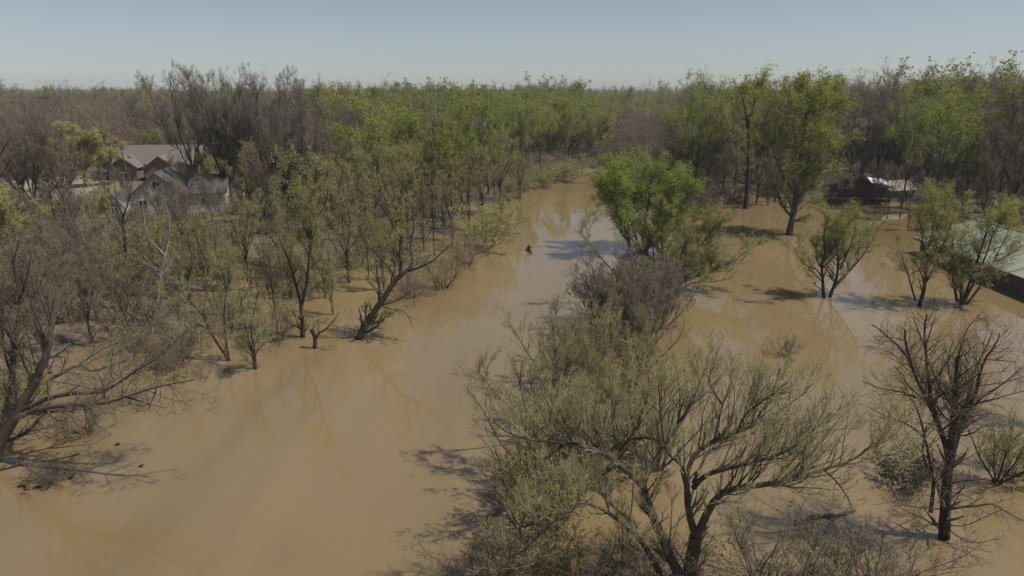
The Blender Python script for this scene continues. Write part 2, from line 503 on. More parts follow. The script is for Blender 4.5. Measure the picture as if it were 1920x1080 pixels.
bs = N(nt, 'ShaderNodeBsdfPrincipled', Roughness=.95)
bp = N(nt, 'ShaderNodeBump', Strength=.8, Distance=.25)
nt.links.new(n2.outputs['Fac'], bp.inputs['Height']); nt.links.new(bp.outputs[0], bs.inputs['Normal'])
nt.links.new(mx.outputs[2], bs.inputs['Base Color']); nt.links.new(bs.outputs[0], out.inputs[0])
GROUND = m
struct(sheet('ground', axis(-2300, 2300, -130, 130, 2.6), axis(-300, 2300, -20, 240, 2.6), ground_z, GROUND))

# muddy flood water
m, nt, out = new_mat('muddy_water')
tc = nt.nodes.new('ShaderNodeTexCoord')
n1 = N(nt, 'ShaderNodeTexNoise', Scale=.035, Detail=4, Roughness=.55, Distortion=.6)
nt.links.new(tc.outputs['Object'], n1.inputs['Vector'])
rc = ramp(nt, n1.outputs['Fac'], [(.3, (.186, .135, .066)), (.7, (.222, .163, .084))])
bs = N(nt, 'ShaderNodeBsdfPrincipled', Roughness=.035, IOR=1.9)
mps = N(nt, 'ShaderNodeMapping', Scale=(.16, .018, 1)); mps.inputs['Rotation'].default_value = (0, 0, R(-8))   # silt drawn out along the current
nt.links.new(tc.outputs['Object'], mps.inputs[0])
n5 = N(nt, 'ShaderNodeTexNoise', Scale=1.0, Detail=5, Roughness=.6, Distortion=.8); nt.links.new(mps.outputs[0], n5.inputs['Vector'])
rs = ramp(nt, n5.outputs['Fac'], [(.3, (.88, .88, .88)), (.5, (1, 1, 1)), (.72, (1.13, 1.12, 1.10))])
ms = N(nt, 'ShaderNodeMix', _data_type='RGBA', _blend_type='MULTIPLY'); ms.inputs[0].default_value = 1
nt.links.new(rc.outputs[0], ms.inputs[6]); nt.links.new(rs.outputs[0], ms.inputs[7])
nt.links.new(ms.outputs[2], bs.inputs['Base Color'])
mpw = N(nt, 'ShaderNodeMapping', Scale=(1.0, .55, 1)); mpw.inputs['Rotation'].default_value = (0, 0, R(12))
nt.links.new(tc.outputs['Object'], mpw.inputs[0])
n2 = N(nt, 'ShaderNodeTexNoise', Scale=.55, Detail=3, Roughness=.5, Distortion=.4)
n3 = N(nt, 'ShaderNodeTexNoise', Scale=3.2, Detail=2, Roughness=.5)
n4 = N(nt, 'ShaderNodeTexNoise', Scale=.06, Detail=2)
for k in (n2, n3, n4): nt.links.new(mpw.outputs[0], k.inputs['Vector'])
wind = ramp(nt, n4.outputs['Fac'], [(.42, (.25,) * 3), (.62, (1,) * 3)])
ad = N(nt, 'ShaderNodeMath', _operation='MULTIPLY_ADD'); ad.inputs[1].default_value = .22
nt.links.new(n3.outputs['Fac'], ad.inputs[0]); nt.links.new(n2.outputs['Fac'], ad.inputs[2])
bp = N(nt, 'ShaderNodeBump', Distance=.05)
ws = N(nt, 'ShaderNodeMath', _operation='MULTIPLY'); ws.inputs[1].default_value = .075
nt.links.new(wind.outputs[0], ws.inputs[0]); nt.links.new(ws.outputs[0], bp.inputs['Strength'])
nt.links.new(ad.outputs[0], bp.inputs['Height']); nt.links.new(bp.outputs[0], bs.inputs['Normal'])
nt.links.new(bs.outputs[0], out.inputs[0])
WATER = m
struct(sheet('flood_water', np.linspace(-320, 320, 9), np.linspace(-200, 300, 9), lambda X, Y: X * 0, WATER))

HAZE = 0.0002
if HAZE:
    V = [(x, y, z) for x in (-2340, 2340) for y in (-340, 2340) for z in (-4, 36)]
    me = bpy.data.meshes.new('haze')
    me.from_pydata(V, [], [(0, 1, 3, 2), (4, 6, 7, 5), (0, 4, 5, 1), (2, 3, 7, 6), (0, 2, 6, 4), (1, 5, 7, 3)])
    m, nt, out = new_mat('haze_air')
    vs = nt.nodes.new('ShaderNodeVolumePrincipled')
    vs.inputs['Color'].default_value = (.82, .88, .96, 1); vs.inputs['Density'].default_value = HAZE
    nt.links.new(vs.outputs[0], out.inputs['Volume'])
    me.materials.append(m)
    struct(link('haze', me), 'stuff')

# ---------------------------------------------------------------- buildings
def simple(name, V, Fc, mat, parent=None, loc=None):
    me = bpy.data.meshes.new(name)
    me.from_pydata([tuple(map(float, p)) for p in V], [], Fc)
    me.materials.append(mat)
    me.polygons.foreach_set('use_smooth', [False] * len(me.polygons))
    me.update()
    return link(name, me, parent, loc)
BOXF = [(0, 3, 2, 1), (4, 5, 6, 7), (0, 1, 5, 4), (1, 2, 6, 5), (2, 3, 7, 6), (3, 0, 4, 7)]
def bv(x0, x1, y0, y1, z0, z1):
    return [(x0, y0, z0), (x1, y0, z0), (x1, y1, z0), (x0, y1, z0), (x0, y0, z1), (x1, y0, z1), (x1, y1, z1), (x0, y1, z1)]
def boxes(name, bl, mat, parent=None, loc=None):
    V, Fc = [], []
    for b in bl:
        n = len(V); V += bv(*b); Fc += [tuple(n + i for i in f) for f in BOXF]
    return simple(name, V, Fc, mat, parent, loc)
def gable_body(name, x0, x1, y0, y1, z0, ze, zr, mat, parent, along='y'):
    """walls with gable ends; ridge runs along the given axis"""
    if along == 'y':
        xm = (x0 + x1) / 2
        V = [(x0, y0, z0), (x1, y0, z0), (x1, y1, z0), (x0, y1, z0), (x0, y0, ze), (x1, y0, ze), (x1, y1, ze), (x0, y1, ze), (xm, y0, zr), (xm, y1, zr)]
        Fc = [(0, 1, 5, 8, 4), (2, 3, 7, 9, 6), (1, 2, 6, 5), (3, 0, 4, 7), (0, 3, 2, 1)]
    else:
        ym = (y0 + y1) / 2
        V = [(x0, y0, z0), (x1, y0, z0), (x1, y1, z0), (x0, y1, z0), (x0, y0, ze), (x1, y0, ze), (x1, y1, ze), (x0, y1, ze), (x0, ym, zr), (x1, ym, zr)]
        Fc = [(3, 0, 4, 8, 7), (1, 2, 6, 9, 5), (0, 1, 5, 4), (2, 3, 7, 6), (0, 3, 2, 1)]
    return simple(name, V, Fc, mat, parent)
def slab(name, a, b, c, d, th, mat, parent):
    """a roof plane (corners counter-clockwise seen from above) with thickness"""
    P = [np.array(q, float) for q in (a, b, c, d)]
    n = np.cross(P[1] - P[0], P[3] - P[0]); n /= np.linalg.norm(n)
    V = [p for p in P] + [p + n * th for p in P]
    return simple(name, V, BOXF, mat, parent)
def gable_roof(x0, x1, y0, y1, ze, zr, mat, parent, along='y', over=0.45, th=0.16, name='roof'):
    e = 0.02
    if along == 'y':
        xm = (x0 + x1) / 2; s = (zr - ze) / (xm - x0); dz = over * s
        slab(name, (x0 - over, y0 - over, ze - dz + e), (xm, y0 - over, zr + e), (xm, y1 + over, zr + e), (x0 - over, y1 + over, ze - dz + e), -th, mat, parent).data.flip_normals()
        slab(name, (xm, y0 - over, zr + e), (x1 + over, y0 - over, ze - dz + e), (x1 + over, y1 + over, ze - dz + e), (xm, y1 + over, zr + e), th, mat, parent)
    else:
        ym = (y0 + y1) / 2; s = (zr - ze) / (ym - y0); dz = over * s
        slab(name, (x0 - over, y0 - over, ze - dz + e), (x1 + over, y0 - over, ze - dz + e), (x1 + over, ym, zr + e), (x0 - over, ym, zr + e), th, mat, parent)
        slab(name, (x0 - over, ym, zr + e), (x1 + over, ym, zr + e), (x1 + over, y1 + over, ze - dz + e), (x0 - over, y1 + over, ze - dz + e), th, mat, parent)
def window(parent, x, z, w, h, y, name='window', axis_='y', s=-1, trim=None):
    """a framed window on a wall; its frame and pane are sub-parts"""
    t = .06
    def bx(a0, a1, d0, d1, z0, z1):
        return (a0, a1, y + min(s * d0, s * d1), y + max(s * d0, s * d1), z0, z1) if axis_ == 'y' else (y + min(s * d0, s * d1), y + max(s * d0, s * d1), a0, a1, z0, z1)
    pn = boxes(name, [bx(x - w / 2, x + w / 2, -.05, .015, z - h / 2, z + h / 2)], GLASS, parent)
    boxes('frame', [bx(x - w / 2 - t, x - w / 2, 0, .06, z - h / 2 - t, z + h / 2 + t), bx(x + w / 2, x + w / 2 + t, 0, .06, z - h / 2 - t, z + h / 2 + t),
                    bx(x - w / 2, x + w / 2, 0, .06, z + h / 2, z + h / 2 + t), bx(x - w / 2, x + w / 2, 0, .06, z - h / 2 - t, z - h / 2),
                    bx(x - .025, x + .025, .016, .05, z - h / 2, z + h / 2)], trim or WHITE, pn)
    return pn
SHINGLE_TAN = surf_mat('shingle_tan', (.118, .106, .098), (.172, .153, .141), 1.4, .9, .4, stretch=(1, 1, 4))
SHINGLE_GREY = surf_mat('shingle_grey', (.06, .058, .058), (.115, .11, .108), 1.4, .9, .4, stretch=(1, 1, 4))
SHINGLE_DARK = surf_mat('shingle_dark', (.03, .025, .024), (.06, .05, .046), 1.4, .9, .4)
BRICK_TAUPE = surf_mat('wall_taupe', (.15, .105, .09), (.22, .165, .14), 3, .9, .3)
SIDING_GREY = surf_mat('siding_grey', (.30, .30, .30), (.42, .42, .42), 1.2, .7, .2, stretch=(.3, .3, 6))
SIDING_WHITE = surf_mat('siding_white', (.42, .41, .39), (.6, .59, .57), 1.2, .6, .2, stretch=(.3, .3, 6))
LOG_RED = surf_mat('boards_red_brown', (.055, .026, .020), (.10, .05, .038), 1.6, .85, .5, stretch=(.4, .4, 6))
METAL_GREEN = surf_mat('roof_pale_green', (.17, .185, .14), (.31, .335, .265), .35, .55, .25, detail=9, stretch=(.35, 1.6, 1), spec=.3, vary=.12)
BLOCK_WALL = surf_mat('wall_drab', (.10, .085, .065), (.17, .145, .11), 1.0, .9, .3)
WHITE = surf_mat('white_paint', (.68, .67, .65), (.8, .79, .78), 2, .5, .05)
CONCRETE = surf_mat('pale_concrete', (.20, .178, .145), (.29, .26, .215), .5, .9, .3, detail=8)
WOOD_POLE = surf_mat('pole_wood', (.05, .038, .03), (.10, .08, .062), 3, .9, .4, stretch=(4, 4, .5))
GLASS, nt, out = new_mat('window_glass')
bs = N(nt, 'ShaderNodeBsdfPrincipled', Roughness=.08); bs.inputs['Base Color'].default_value = (.02, .022, .025, 1)
nt.links.new(bs.outputs[0], out.inputs[0])

def thing(name, label, cat, loc, rz=0, group=None):
    o = link(name, None); o.location = loc; o.rotation_euler = (0, 0, rz); o.empty_display_size = .5
    tag(o, label, cat, group)
    return o

# tan roofed house, far left
def at_ground(u, v, sink=.3):
    g = gp(u, v, 1.0); return (g[0], g[1], gz(g[0], g[1]) - sink)
h = thing('house', 'taupe house with broad tan shingle roof and two front gables beyond the pale drive', 'house', at_ground(280, 342), R(6))
gable_body('wall', -9, 10, 4, 13, 0, 4.2, 8.0, BRICK_TAUPE, h, 'x')
gable_roof(-9, 10, 4, 13, 4.2, 8.0, SHINGLE_TAN, h, 'x')
for (x0, x1) in ((-8.6, -2.4), (-.6, 6.0)):
    gable_body('gable_wing', x0, x1, 0, 4.1, 0, 3.7, 6.1, BRICK_TAUPE, h, 'y')
    gable_roof(x0, x1, 0, 8.5, 3.72, 6.12, SHINGLE_TAN, h, 'y', .4)
    window(h, (x0 + x1) / 2, 1.7, 1.6, 1.4, 0)
boxes('chimney', [(7.2, 8.4, 9.4, 10.4, 5.6, 9.0)], BRICK_TAUPE, h)
boxes('roof_vent', [(-5.0, -4.4, 2.2, 2.7, 5.2, 6.0)], SHINGLE_DARK, h)

# grey gabled house
h = thing('house', 'steep roofed house with pale grey gable and small dark attic window among bare trees', 'house', at_ground(300, 404), R(12))
gable_body('wall', -4.4, 4.4, 0, 12, 0, 3.6, 7.3, SIDING_GREY, h, 'y')
gable_roof(-4.4, 4.4, 0, 12, 3.6, 7.3, SHINGLE_GREY, h, 'y', .5)
w = window(h, 0.1, 5.2, 1.2, 1.4, 0)
for x in (-2.4, 2.2): window(h, x, 2.0, 1.3, 1.5, 0)
gable_body('side_wing', 4.42, 10.6, 1.5, 9.5, 0, 3.6, 6.2, SIDING_WHITE, h, 'x')
gable_roof(4.85, 10.6, 1.5, 9.5, 3.62, 6.22, SHINGLE_GREY, h, 'x', .4)
window(h, 7.4, 2.0, 1.5, 1.3, 1.5)
window(h, 5.0, 2.0, 1.2, 1.3, 10.6, axis_='x', s=1)
gable_body('porch_wing', -7.2, -4.42, -3.5, 4.0, 0, 2.9, 4.5, SIDING_WHITE, h, 'y')
gable_roof(-7.2, -4.9, -3.5, 4.0, 2.92, 4.4, SHINGLE_GREY, h, 'y', .3)
window(h, -5.8, 1.6, .9, 1.1, -3.5)
boxes('chimney', [(2.0, 3.0, 8.0, 8.9, 4.5, 8.2)], BRICK_TAUPE, h)

# red brown cabin on posts over the flood
h = thing('cabin', 'dark red brown cabin on posts above brown flood water', 'cabin', (*gp(1603, 381)[:2], 0.0), R(-10))
boxes('deck', [(-5.6, 5.6, -1.6, 6, .95, 1.15)], LOG_RED, h)
gable_body('wall', -4.4, 2.4, 0, 6, 1.16, 3.9, 5.7, LOG_RED, h, 'y')
gable_roof(-4.4, 2.4, 0, 6, 3.92, 5.72, SHINGLE_DARK, h, 'y', .6)
boxes('side_room', [(2.42, 5.4, .3, 5.8, 1.16, 3.5)], LOG_RED, h)
slab('lean_to_roof', (2.6, -.6, 3.55), (6.0, -.6, 3.2), (6.0, 6.2, 4.9), (2.6, 6.2, 5.2), .12, SHINGLE_DARK, h)
for (x0, x1) in ((2.75, 4.3), (4.55, 5.8)):
    slab('roof_panel', (x0, .5, 3.98 - .1 * (x0 - 2.6)), (x1, .5, 3.98 - .1 * (x1 - 2.6)), (x1, 3.6, 4.74 - .1 * (x1 - 2.6)), (x0, 3.6, 4.74 - .1 * (x0 - 2.6)), .08, WHITE, h)
window(h, -1.0, 2.7, 1.3, 1.5, 0, trim=BRICK_TAUPE); window(h, 3.9, 2.4, 1.4, 1.1, .3, trim=BRICK_TAUPE); window(h, -3.2, 2.6, .9, 1.2, 0, trim=BRICK_TAUPE)
for x in (-5.3, -1.8, 1.8, 5.3):
    for y in (-1.4, 5.7): boxes('post', [(x - .13, x + .13, y - .13, y + .13, -2.4, .949)], WOOD_POLE, h)
boxes('railing', [(-5.55, 5.55, -1.56, -1.5, 1.95, 2.05)] + [(x, x + .06, -1.56, -1.5, 1.151, 1.949) for x in np.arange(-5.5, 5.5, 1.1)], LOG_RED, h)

h = thing('shed', 'low shed with pale roof among trunks to the right of the cabin', 'shed', (*gp(1690, 374, .5)[:2], -.2), R(14))
gable_body('wall', -3, 3, 0, 5, 0, 2.6, 4.1, BLOCK_WALL, h, 'x'); gable_roof(-3, 3, 0, 5, 2.6, 4.1, CONCRETE, h, 'x', .3)
boxes('door', [(-.6, .6, -.05, .02, 0, 2.1)], LOG_RED, h)

# long building with pale green metal roof, right edge
h = thing('long_building', 'long low building with pale green metal roof standing in flood at right edge', 'building', (56.6, 52, 0))
gable_body('wall', 0, 15, 0, 40.5, -1.5, 2.25, 4.6, BLOCK_WALL, h, 'y')
for (sx, sg) in ((0, 1), (15, -1)):
    for j in range(11):
        y0, y1 = -.5 + j * 3.78, -.5 + (j + 1) * 3.78 - .02
        a, b = (-.7, 7.5) if sx == 0 else (7.5, 15.7)
        za, zb = (2.06, 4.64) if sx == 0 else (4.64, 2.06)
        slab('roof_panel', (a, y0, za), (b, y0, zb), (b, y1, zb), (a, y1, za), .05 + .004 * (j % 3), METAL_GREEN, h)
for j in range(1, 11):
    y = -.5 + j * 3.78 - .01
    for (a, za, b, zb) in ((-.7, 2.06, 7.3, 4.57), (7.7, 4.57, 15.7, 2.06)):
        slab('roof_rib', (a, y - .05, za + .02), (b, y - .05, zb + .02), (b, y + .05, zb + .02), (a, y + .05, za + .02), .12, METAL_GREEN, h)
boxes('gutter', [(-.86, -.72, -.5, 41.1, 1.93, 2.08)], SHINGLE_DARK, h)
boxes('roof_cap', [(7.3, 7.7, -.5, 41.1, 4.68, 4.76)], METAL_GREEN, h)
boxes('door', [(-.05, .02, 27.6, 29.8, -1, 1.9)], LOG_RED, h)

# pole, drive, lawn, parked car
g = gp(243, 345, 1.0)
h = thing('utility_pole', 'slanting dark wooden utility pole in front of the tan roofed house', 'pole', (g[0], g[1], gz(*g[:2]) - .4), 0)
h.rotation_euler = (0, R(-5), 0)
mb = MB(); mb.tubes(np.array([[[0, 0, 0], [0, 0, 4.5], [0, 0, 9.6]]]), np.array([[.19, .17, .14]]), 8)
link('pole', mb.mesh('pole', [WOOD_POLE]), h)
boxes('crossarm', [(-1.0, 1.0, -.24, -.14, 8.9, 9.05)], WOOD_POLE, h)
for x in (-.9, -.35, .35, .9):
    mb = MB(); mb.tubes(np.array([[[x, -.19, 9.05], [x, -.19, 9.15], [x, -.19, 9.26]]]), np.array([[.04, .06, .03]]), 6)
    link('insulator', mb.mesh('insulator', [WHITE]), h)

def drape(name, uvs, lift, mat, kind='structure'):
    """a thin sheet that follows the ground inside a four-cornered outline"""
    c = [gp(u, v, 1.0)[:2] for u, v in uvs]
    n = 18; V = []
    for j in range(n + 1):
        for i in range(n + 1):
            s, t = i / n, j / n
            p = (c[0] * (1 - s) + c[1] * s) * (1 - t) + (c[3] * (1 - s) + c[2] * s) * t
            V.append(p)
    V = np.array(V); Z = ground_z(V[:, 0], V[:, 1]) + lift
    # the terrain grid is coarser than the sheet: keep clear of its facets
    Fc = [(j * (n + 1) + i, j * (n + 1) + i + 1, (j + 1) * (n + 1) + i + 1, (j + 1) * (n + 1) + i) for j in range(n) for i in range(n)]
    me = bpy.data.meshes.new(name); me.from_pydata(np.column_stack([V, Z]).tolist(), [], Fc); me.materials.append(mat); me.update()
    return struct(link(name, me), kind)
drape('driveway', [(20, 388), (150, 372), (212, 338), (40, 345)], .10, CONCRETE)
drape('road', [(-60, 350), (120, 344), (226, 332), (190, 326)], .13, CONCRETE)
LAWN = surf_mat('spring_lawn', (.10, .105, .04), (.185, .175, .075), .8, .95, .4, detail=8)
drape('lawn', [(130, 378), (236, 376), (236, 340), (205, 340)], .07, LAWN)
drape('lawn', [(330, 420), (560, 415), (520, 372), (425, 372)], .07, LAWN)

# small white van by the pole
g = gp(252, 330, 1.0)
h = thing('parked_van', 'white van parked between the pole and the two front gables', 'van', (g[0], g[1], gz(*g[:2]) + .1), R(75))
V = []; prof = [(-2.3, .35), (2.2, .35), (2.3, .9), (1.7, 1.15), (1.15, 1.9), (-2.2, 1.95), (-2.35, 1.0)]
for s in (-.9, .9): V += [(x, s * (1 if z < 1.2 else .86), z) for x, z in prof]
n = len(prof)
Fc = [tuple(range(n))[::-1][::-1], tuple(range(2 * n - 1, n - 1, -1))] + [(i, i + n, (i + 1) % n + n, (i + 1) % n) for i in range(n)]
simple('body', V, Fc, WHITE, h)
boxes('windscreen', [(1.2, 1.62, -.72, .72, 1.28, 1.78)], GLASS, h)
boxes('side_window', [(-1.9, .9, -.9, -.80, 1.22, 1.7)], GLASS, h); boxes('side_window', [(-1.9, .9, .80, .9, 1.22, 1.7)], GLASS, h)
for x in (-1.5, 1.5):
    for y in (-.92, .92):
        mb = MB(); mb.tubes(np.array([[[x, y - .1, .34], [x, y, .34], [x, y + .1, .34]]]), np.array([[.3, .34, .3]]), 12)
        link('wheel', mb.mesh('wheel', [SHINGLE_DARK]), h)

# kayak, paddler, paddle
KAYAK_RED = surf_mat('kayak_red', (.15, .028, .024), (.19, .035, .03), 2, .35, 0)
CLOTH_DARK = surf_mat('dark_jacket', (.012, .012, .015), (.03, .028, .03), 8, .9, .3)
SKIN = surf_mat('skin', (.36, .20, .14), (.42, .25, .18), 6, .6, .05)
VEST = surf_mat('buoyancy_vest', (.02, .02, .03), (.04, .04, .05), 8, .8, .2)
k0 = gp(992, 471)
h = thing('kayak', 'short red kayak afloat in the middle of the river', 'kayak', (k0[0], k0[1], 0), R(-78))
st = np.linspace(-1, 1, 21); V, Fc = [], []
for s in st:
    w = .38 * (1 - abs(s) ** 2.4) + .012; zt = .24 + .16 * abs(s) ** 3; zb = -.10 + .16 * abs(s) ** 3
    for a in range(10):
        t = 2 * math.pi * a / 10
        V.append((s * 1.65, w * math.cos(t), (zt if math.sin(t) > 0 else -zb) * math.sin(t) * (.62 if math.sin(t) > 0 else 1)))
for i in range(20):
    for a in range(10): Fc.append((i * 10 + a, (i + 1) * 10 + a, (i + 1) * 10 + (a + 1) % 10, i * 10 + (a + 1) % 10))
Fc += [tuple(range(9, -1, -1)), tuple(200 + a for a in range(10))]
simple('hull', V, Fc, KAYAK_RED, h).data.polygons.foreach_set('use_smooth', [True] * len(Fc))
mb = MB(); a = np.linspace(0, 2 * math.pi, 17)
mb.tubes(np.stack([.42 * np.cos(a) - .1, .26 * np.sin(a), 0 * a + .165], 1)[None], np.full((1, 17), .025), 6)
link('cockpit_rim', mb.mesh('cockpit_rim', [CLOTH_DARK]), h)
boxes('seat_back', [(-.52, -.46, -.2, .2, .1, .42)], CLOTH_DARK, h)

pr = thing('person', 'person in dark jacket sitting in the red kayak holding a paddle across', 'person', (k0[0], k0[1], .12), R(-78))
def skin_body(name, pts, edges, rad, mat, parent, root=0, sub=1):
    me = bpy.data.meshes.new(name); me.from_pydata(pts, edges, []); me.materials.append(mat)
    o = link(name, me, parent)
    md = o.modifiers.new('skin', 'SKIN'); md.use_smooth_shade = True
    for i, r in enumerate(rad): me.skin_vertices[0].data[i].radius = (r, r)
    me.skin_vertices[0].data[root].use_root = True
    sb = o.modifiers.new('sub', 'SUBSURF'); sb.levels = sub; sb.render_levels = sub
    return o
me_pts = [(-.2, 0, .10), (-.2, 0, .32), (-.18, 0, .50), (-.17, 0, .60), (-.15, 0, .70), (-.14, 0, .80),
          (-.17, .19, .53), (.02, .30, .36), (.24, .34, .42), (-.17, -.19, .53), (.02, -.30, .34), (.24, -.34, .36),
          (-.12, .1, .08), (.28, .15, .2), (.55, .13, .02), (-.12, -.1, .08), (.28, -.15, .2), (.55, -.13, .02)]
ed = [(0, 1), (1, 2), (2, 3), (3, 4), (4, 5), (2, 6), (6, 7), (7, 8), (2, 9), (9, 10), (10, 11), (0, 12), (12, 13), (13, 14), (0, 15), (15, 16), (16, 17)]
rad = [.16, .155, .165, .075, .095, .085, .075, .055, .042, .075, .055, .042, .09, .07, .05, .09, .07, .05]
link_body = skin_body('body', me_pts, ed, rad, CLOTH_DARK, pr)
mb = MB(); a = np.linspace(0, math.pi, 7)
mb.tubes(np.stack([0 * a - .15, 0 * a, .60 + .115 * (1 - np.cos(a))], 1)[None], (.095 * np.sin(a) + .004)[None], 12)
hd = link('head', mb.mesh('head', [SKIN]), pr)
boxes('nose', [(-.06, -.035, -.012, .012, .695, .735)], SKIN, hd)
mb = MB(); mb.tubes(np.stack([0 * a - .165, 0 * a, .70 + .075 * (1 - np.cos(a))], 1)[None], (.105 * np.sin(a) + .004)[None], 12)
link('cap', mb.mesh('cap', [VEST]), pr)
for s in (1, -1):
    mb = MB(); c0 = np.array([.24, .34 * s, .42 if s > 0 else .36])
    mb.tubes(np.array([[c0 - [.03, 0, 0], c0 + [.02, 0, 0], c0 + [.07, 0, 0]]]), np.array([[.03, .042, .034]]), 8)
    for f in range(4):
        o = c0 + [.07, (f - 1.5) * .021, .008]
        mb.tubes(np.array([[o, o + [.035, 0, .012], o + [.05, 0, -.02], o + [.025, 0, -.035]]]), np.array([[.010, .010, .009, .007]]), 5)
    o = c0 + [.03, -s * .03, 0]; mb.tubes(np.array([[o, o + [.03, -s * .015, -.02], o + [.05, -s * .01, -.035]]]), np.array([[.011, .010, .008]]), 5)
    link('hand', mb.mesh('hand', [SKIN]), pr)
pd = thing('paddle', 'double bladed paddle held crosswise by the person in the kayak', 'paddle', (k0[0], k0[1], .12), R(-78))
a0, a1 = np.array([.32, 1.08, .53]), np.array([.32, -1.08, .25])
mb = MB(); mb.tubes(np.array([[a0, (a0 + a1) / 2, a1]]), np.full((1, 3), .016), 6); link('shaft', mb.mesh('shaft', [CLOTH_DARK]), pd)
for c, d in ((a0, a0 - a1), (a1, a1 - a0)):
    d = d / np.linalg.norm(d); n_ = np.array([.25, 0, .97]); b_ = np.cross(d, n_)
    V = [c + d * t + b_ * w + n_ * s * .01 for s in (-1, 1) for t, w in ((-.02, .02), (.2, .085), (.42, .09), (.47, .02), (.42, -.07), (.2, -.075), (-.02, -.02))]
    Fc = [(0, 1, 2, 3, 4, 5, 6), (13, 12, 11, 10, 9, 8, 7)] + [(i, i + 7, (i + 1) % 7 + 7, (i + 1) % 7) for i in range(7)]
    simple('blade', V, Fc, CLOTH_DARK, pd)
# ---------------------------------------------------------------- trees: one mesh pair of each kind, shared by its copies
PROTO = {}
def proto(key, name, stems, levels, bark, twig, **kw):
    H = max(p[-1][2] if not isinstance(p, np.ndarray) else p[:, 2].max() for p, a, b in stems)
    tr, cr = build_tree(stems, levels, bark, twig, name=name, **kw)
    z = np.empty(len(cr.vertices) * 3, np.float32); cr.vertices.foreach_get('co', z)
    PROTO[key] = (tr, cr, float(np.percentile(z[2::3], 99.7)), name)

for i in range(2):
    proto('willow%d' % i, 'willow_tree', lean_stems(5, 8, (18, 48), .17), willow_levels(1.0, 1.0), BARK, TWIG_OLIVE,
          leaf=L_OLIVE, leaf_n=2, leaf_size=.15, follow=True, aspect=.35, twig_r=.009, clump=.8)
for i in range(2):
    proto('bigwillow%d' % i, 'willow_tree', lean_stems(8, 9, (12, 62), .17, .5, .7), willow_levels(1.0, 1.0, .32), BARK, TWIG_OLIVE,
          leaf=(L_OLIVE, L_GREEN)[i], leaf_n=2, leaf_size=.12, follow=True, aspect=.35, jit=.05, twig_r=.009, clump=.6)
proto('bright', 'willow_tree', lean_stems(7, 11, (6, 50), .2, .4), big_levels(.62, 1.0, .25, 45), BARK, TWIG_OLIVE,
      leaf=L_BRIGHT, leaf_n=3, leaf_size=.19, jit=.25, leaf_on=(-1, -2))
for i in range(2):
    proto('lush%d' % i, 'leafing_tree', vase_stems(22, rng.uniform(.25, .34), 6, (12, 44), .34, .3), big_levels(1.15, .95, .15, 50), BARK, TWIG_OLIVE,
          leaf=(L_BRIGHT, L_GREEN)[i], leaf_n=2, leaf_size=.36, jit=.4, leaf_on=(-1, -2), leaf_lo=.2, leaf_hi=.3, twig_r=.013, clump=.3)
proto('thicket', 'bare_tree', lean_stems(12, 9, (5, 42), .11, .7), willow_levels(1.0, 1.08, .3), BARK_DARK, TWIG_DARK,
      leaf=L_GREY, leaf_n=1, leaf_size=.05, twig_r=.010)
for i in range(3):
    proto('cotton%d' % i, 'leafing_tree', vase_stems(24, rng.uniform(.22, .4), 4, (8, 26), .38, .25), big_levels(1.2, 1.0, .12, 52), BARK, TWIG_OLIVE,
          leaf=(L_GREEN, L_BRIGHT, L_GREEN)[i], leaf_n=3, leaf_size=.40, jit=.3, leaf_on=(-1, -2), leaf_lo=.12, leaf_hi=.3, twig_r=.015, clump=.35)
for i in range(3):
    proto('vase%d' % i, 'bare_tree', vase_stems(26, rng.uniform(.22, .34), 6, (12, 30), .42, .2), big_levels(1.3, 1.25, .25, 38), BARK_DARK, TWIG_DARK, twig_r=.017)
for i in range(3):
    proto('bare%d' % i, 'bare_tree', vase_stems(17, rng.uniform(.2, .35), 6, (14, 42), .26, .3), big_levels(.85, 1.1, .2, 44), BARK, (TWIG_GREY, TWIG_PURPLE, TWIG_GREY)[i],
          leaf=L_GREY, leaf_n=1, leaf_size=.14, twig_r=.014)
for i in range(2):
    proto('rust%d' % i, 'budding_tree', vase_stems(14, rng.uniform(.18, .28), 7, (16, 46), .26, .3), big_levels(.72, 1.1, .22, 44), BARK, TWIG_RUST,
          leaf=L_RUST, leaf_n=2, leaf_size=.14, twig_r=.013)
for i in range(2):
    proto('olive%d' % i, 'leafing_tree', vase_stems(13, rng.uniform(.28, .42), 6, (14, 40), .2, .3), big_levels(.68, 1.0, .25, 42), BARK_DARK, TWIG_OLIVE,
          leaf=L_OLIVE, leaf_n=1, leaf_size=.21, jit=.15, twig_r=.012, clump=.45)
proto('yellow', 'yellow_willow', vase_stems(12, .3, 7, (18, 50), .3, .1), big_levels(.6, 1.0, -.15, 48), BARK, TWIG_OLIVE,
      leaf=L_YELLOW, leaf_n=3, leaf_size=.27, jit=.2, leaf_on=(-1, -2), twig_r=.011)
for i in range(2):
    proto('field%d' % i, 'leafing_tree', lean_stems(4 + i, 10, (8, 42), .2, .4, .55), big_levels(.5, 1.05, .3, 40), BARK_DARK, TWIG_OLIVE,
          leaf=L_GREEN, leaf_n=2, leaf_size=.15, jit=.1, leaf_lo=.22, leaf_hi=.45, twig_r=.008, clump=.7)
for i in range(2):
    proto('slim%d' % i, 'slender_tree', pole_stems(15, .16, .05, n=1 + i), big_levels(.75, .9, .3, 42), BARK_DARK, TWIG_GREY,
          leaf=L_OLIVE, leaf_n=1, leaf_size=.16, twig_r=.010, leaf_lo=.4, leaf_hi=.3)
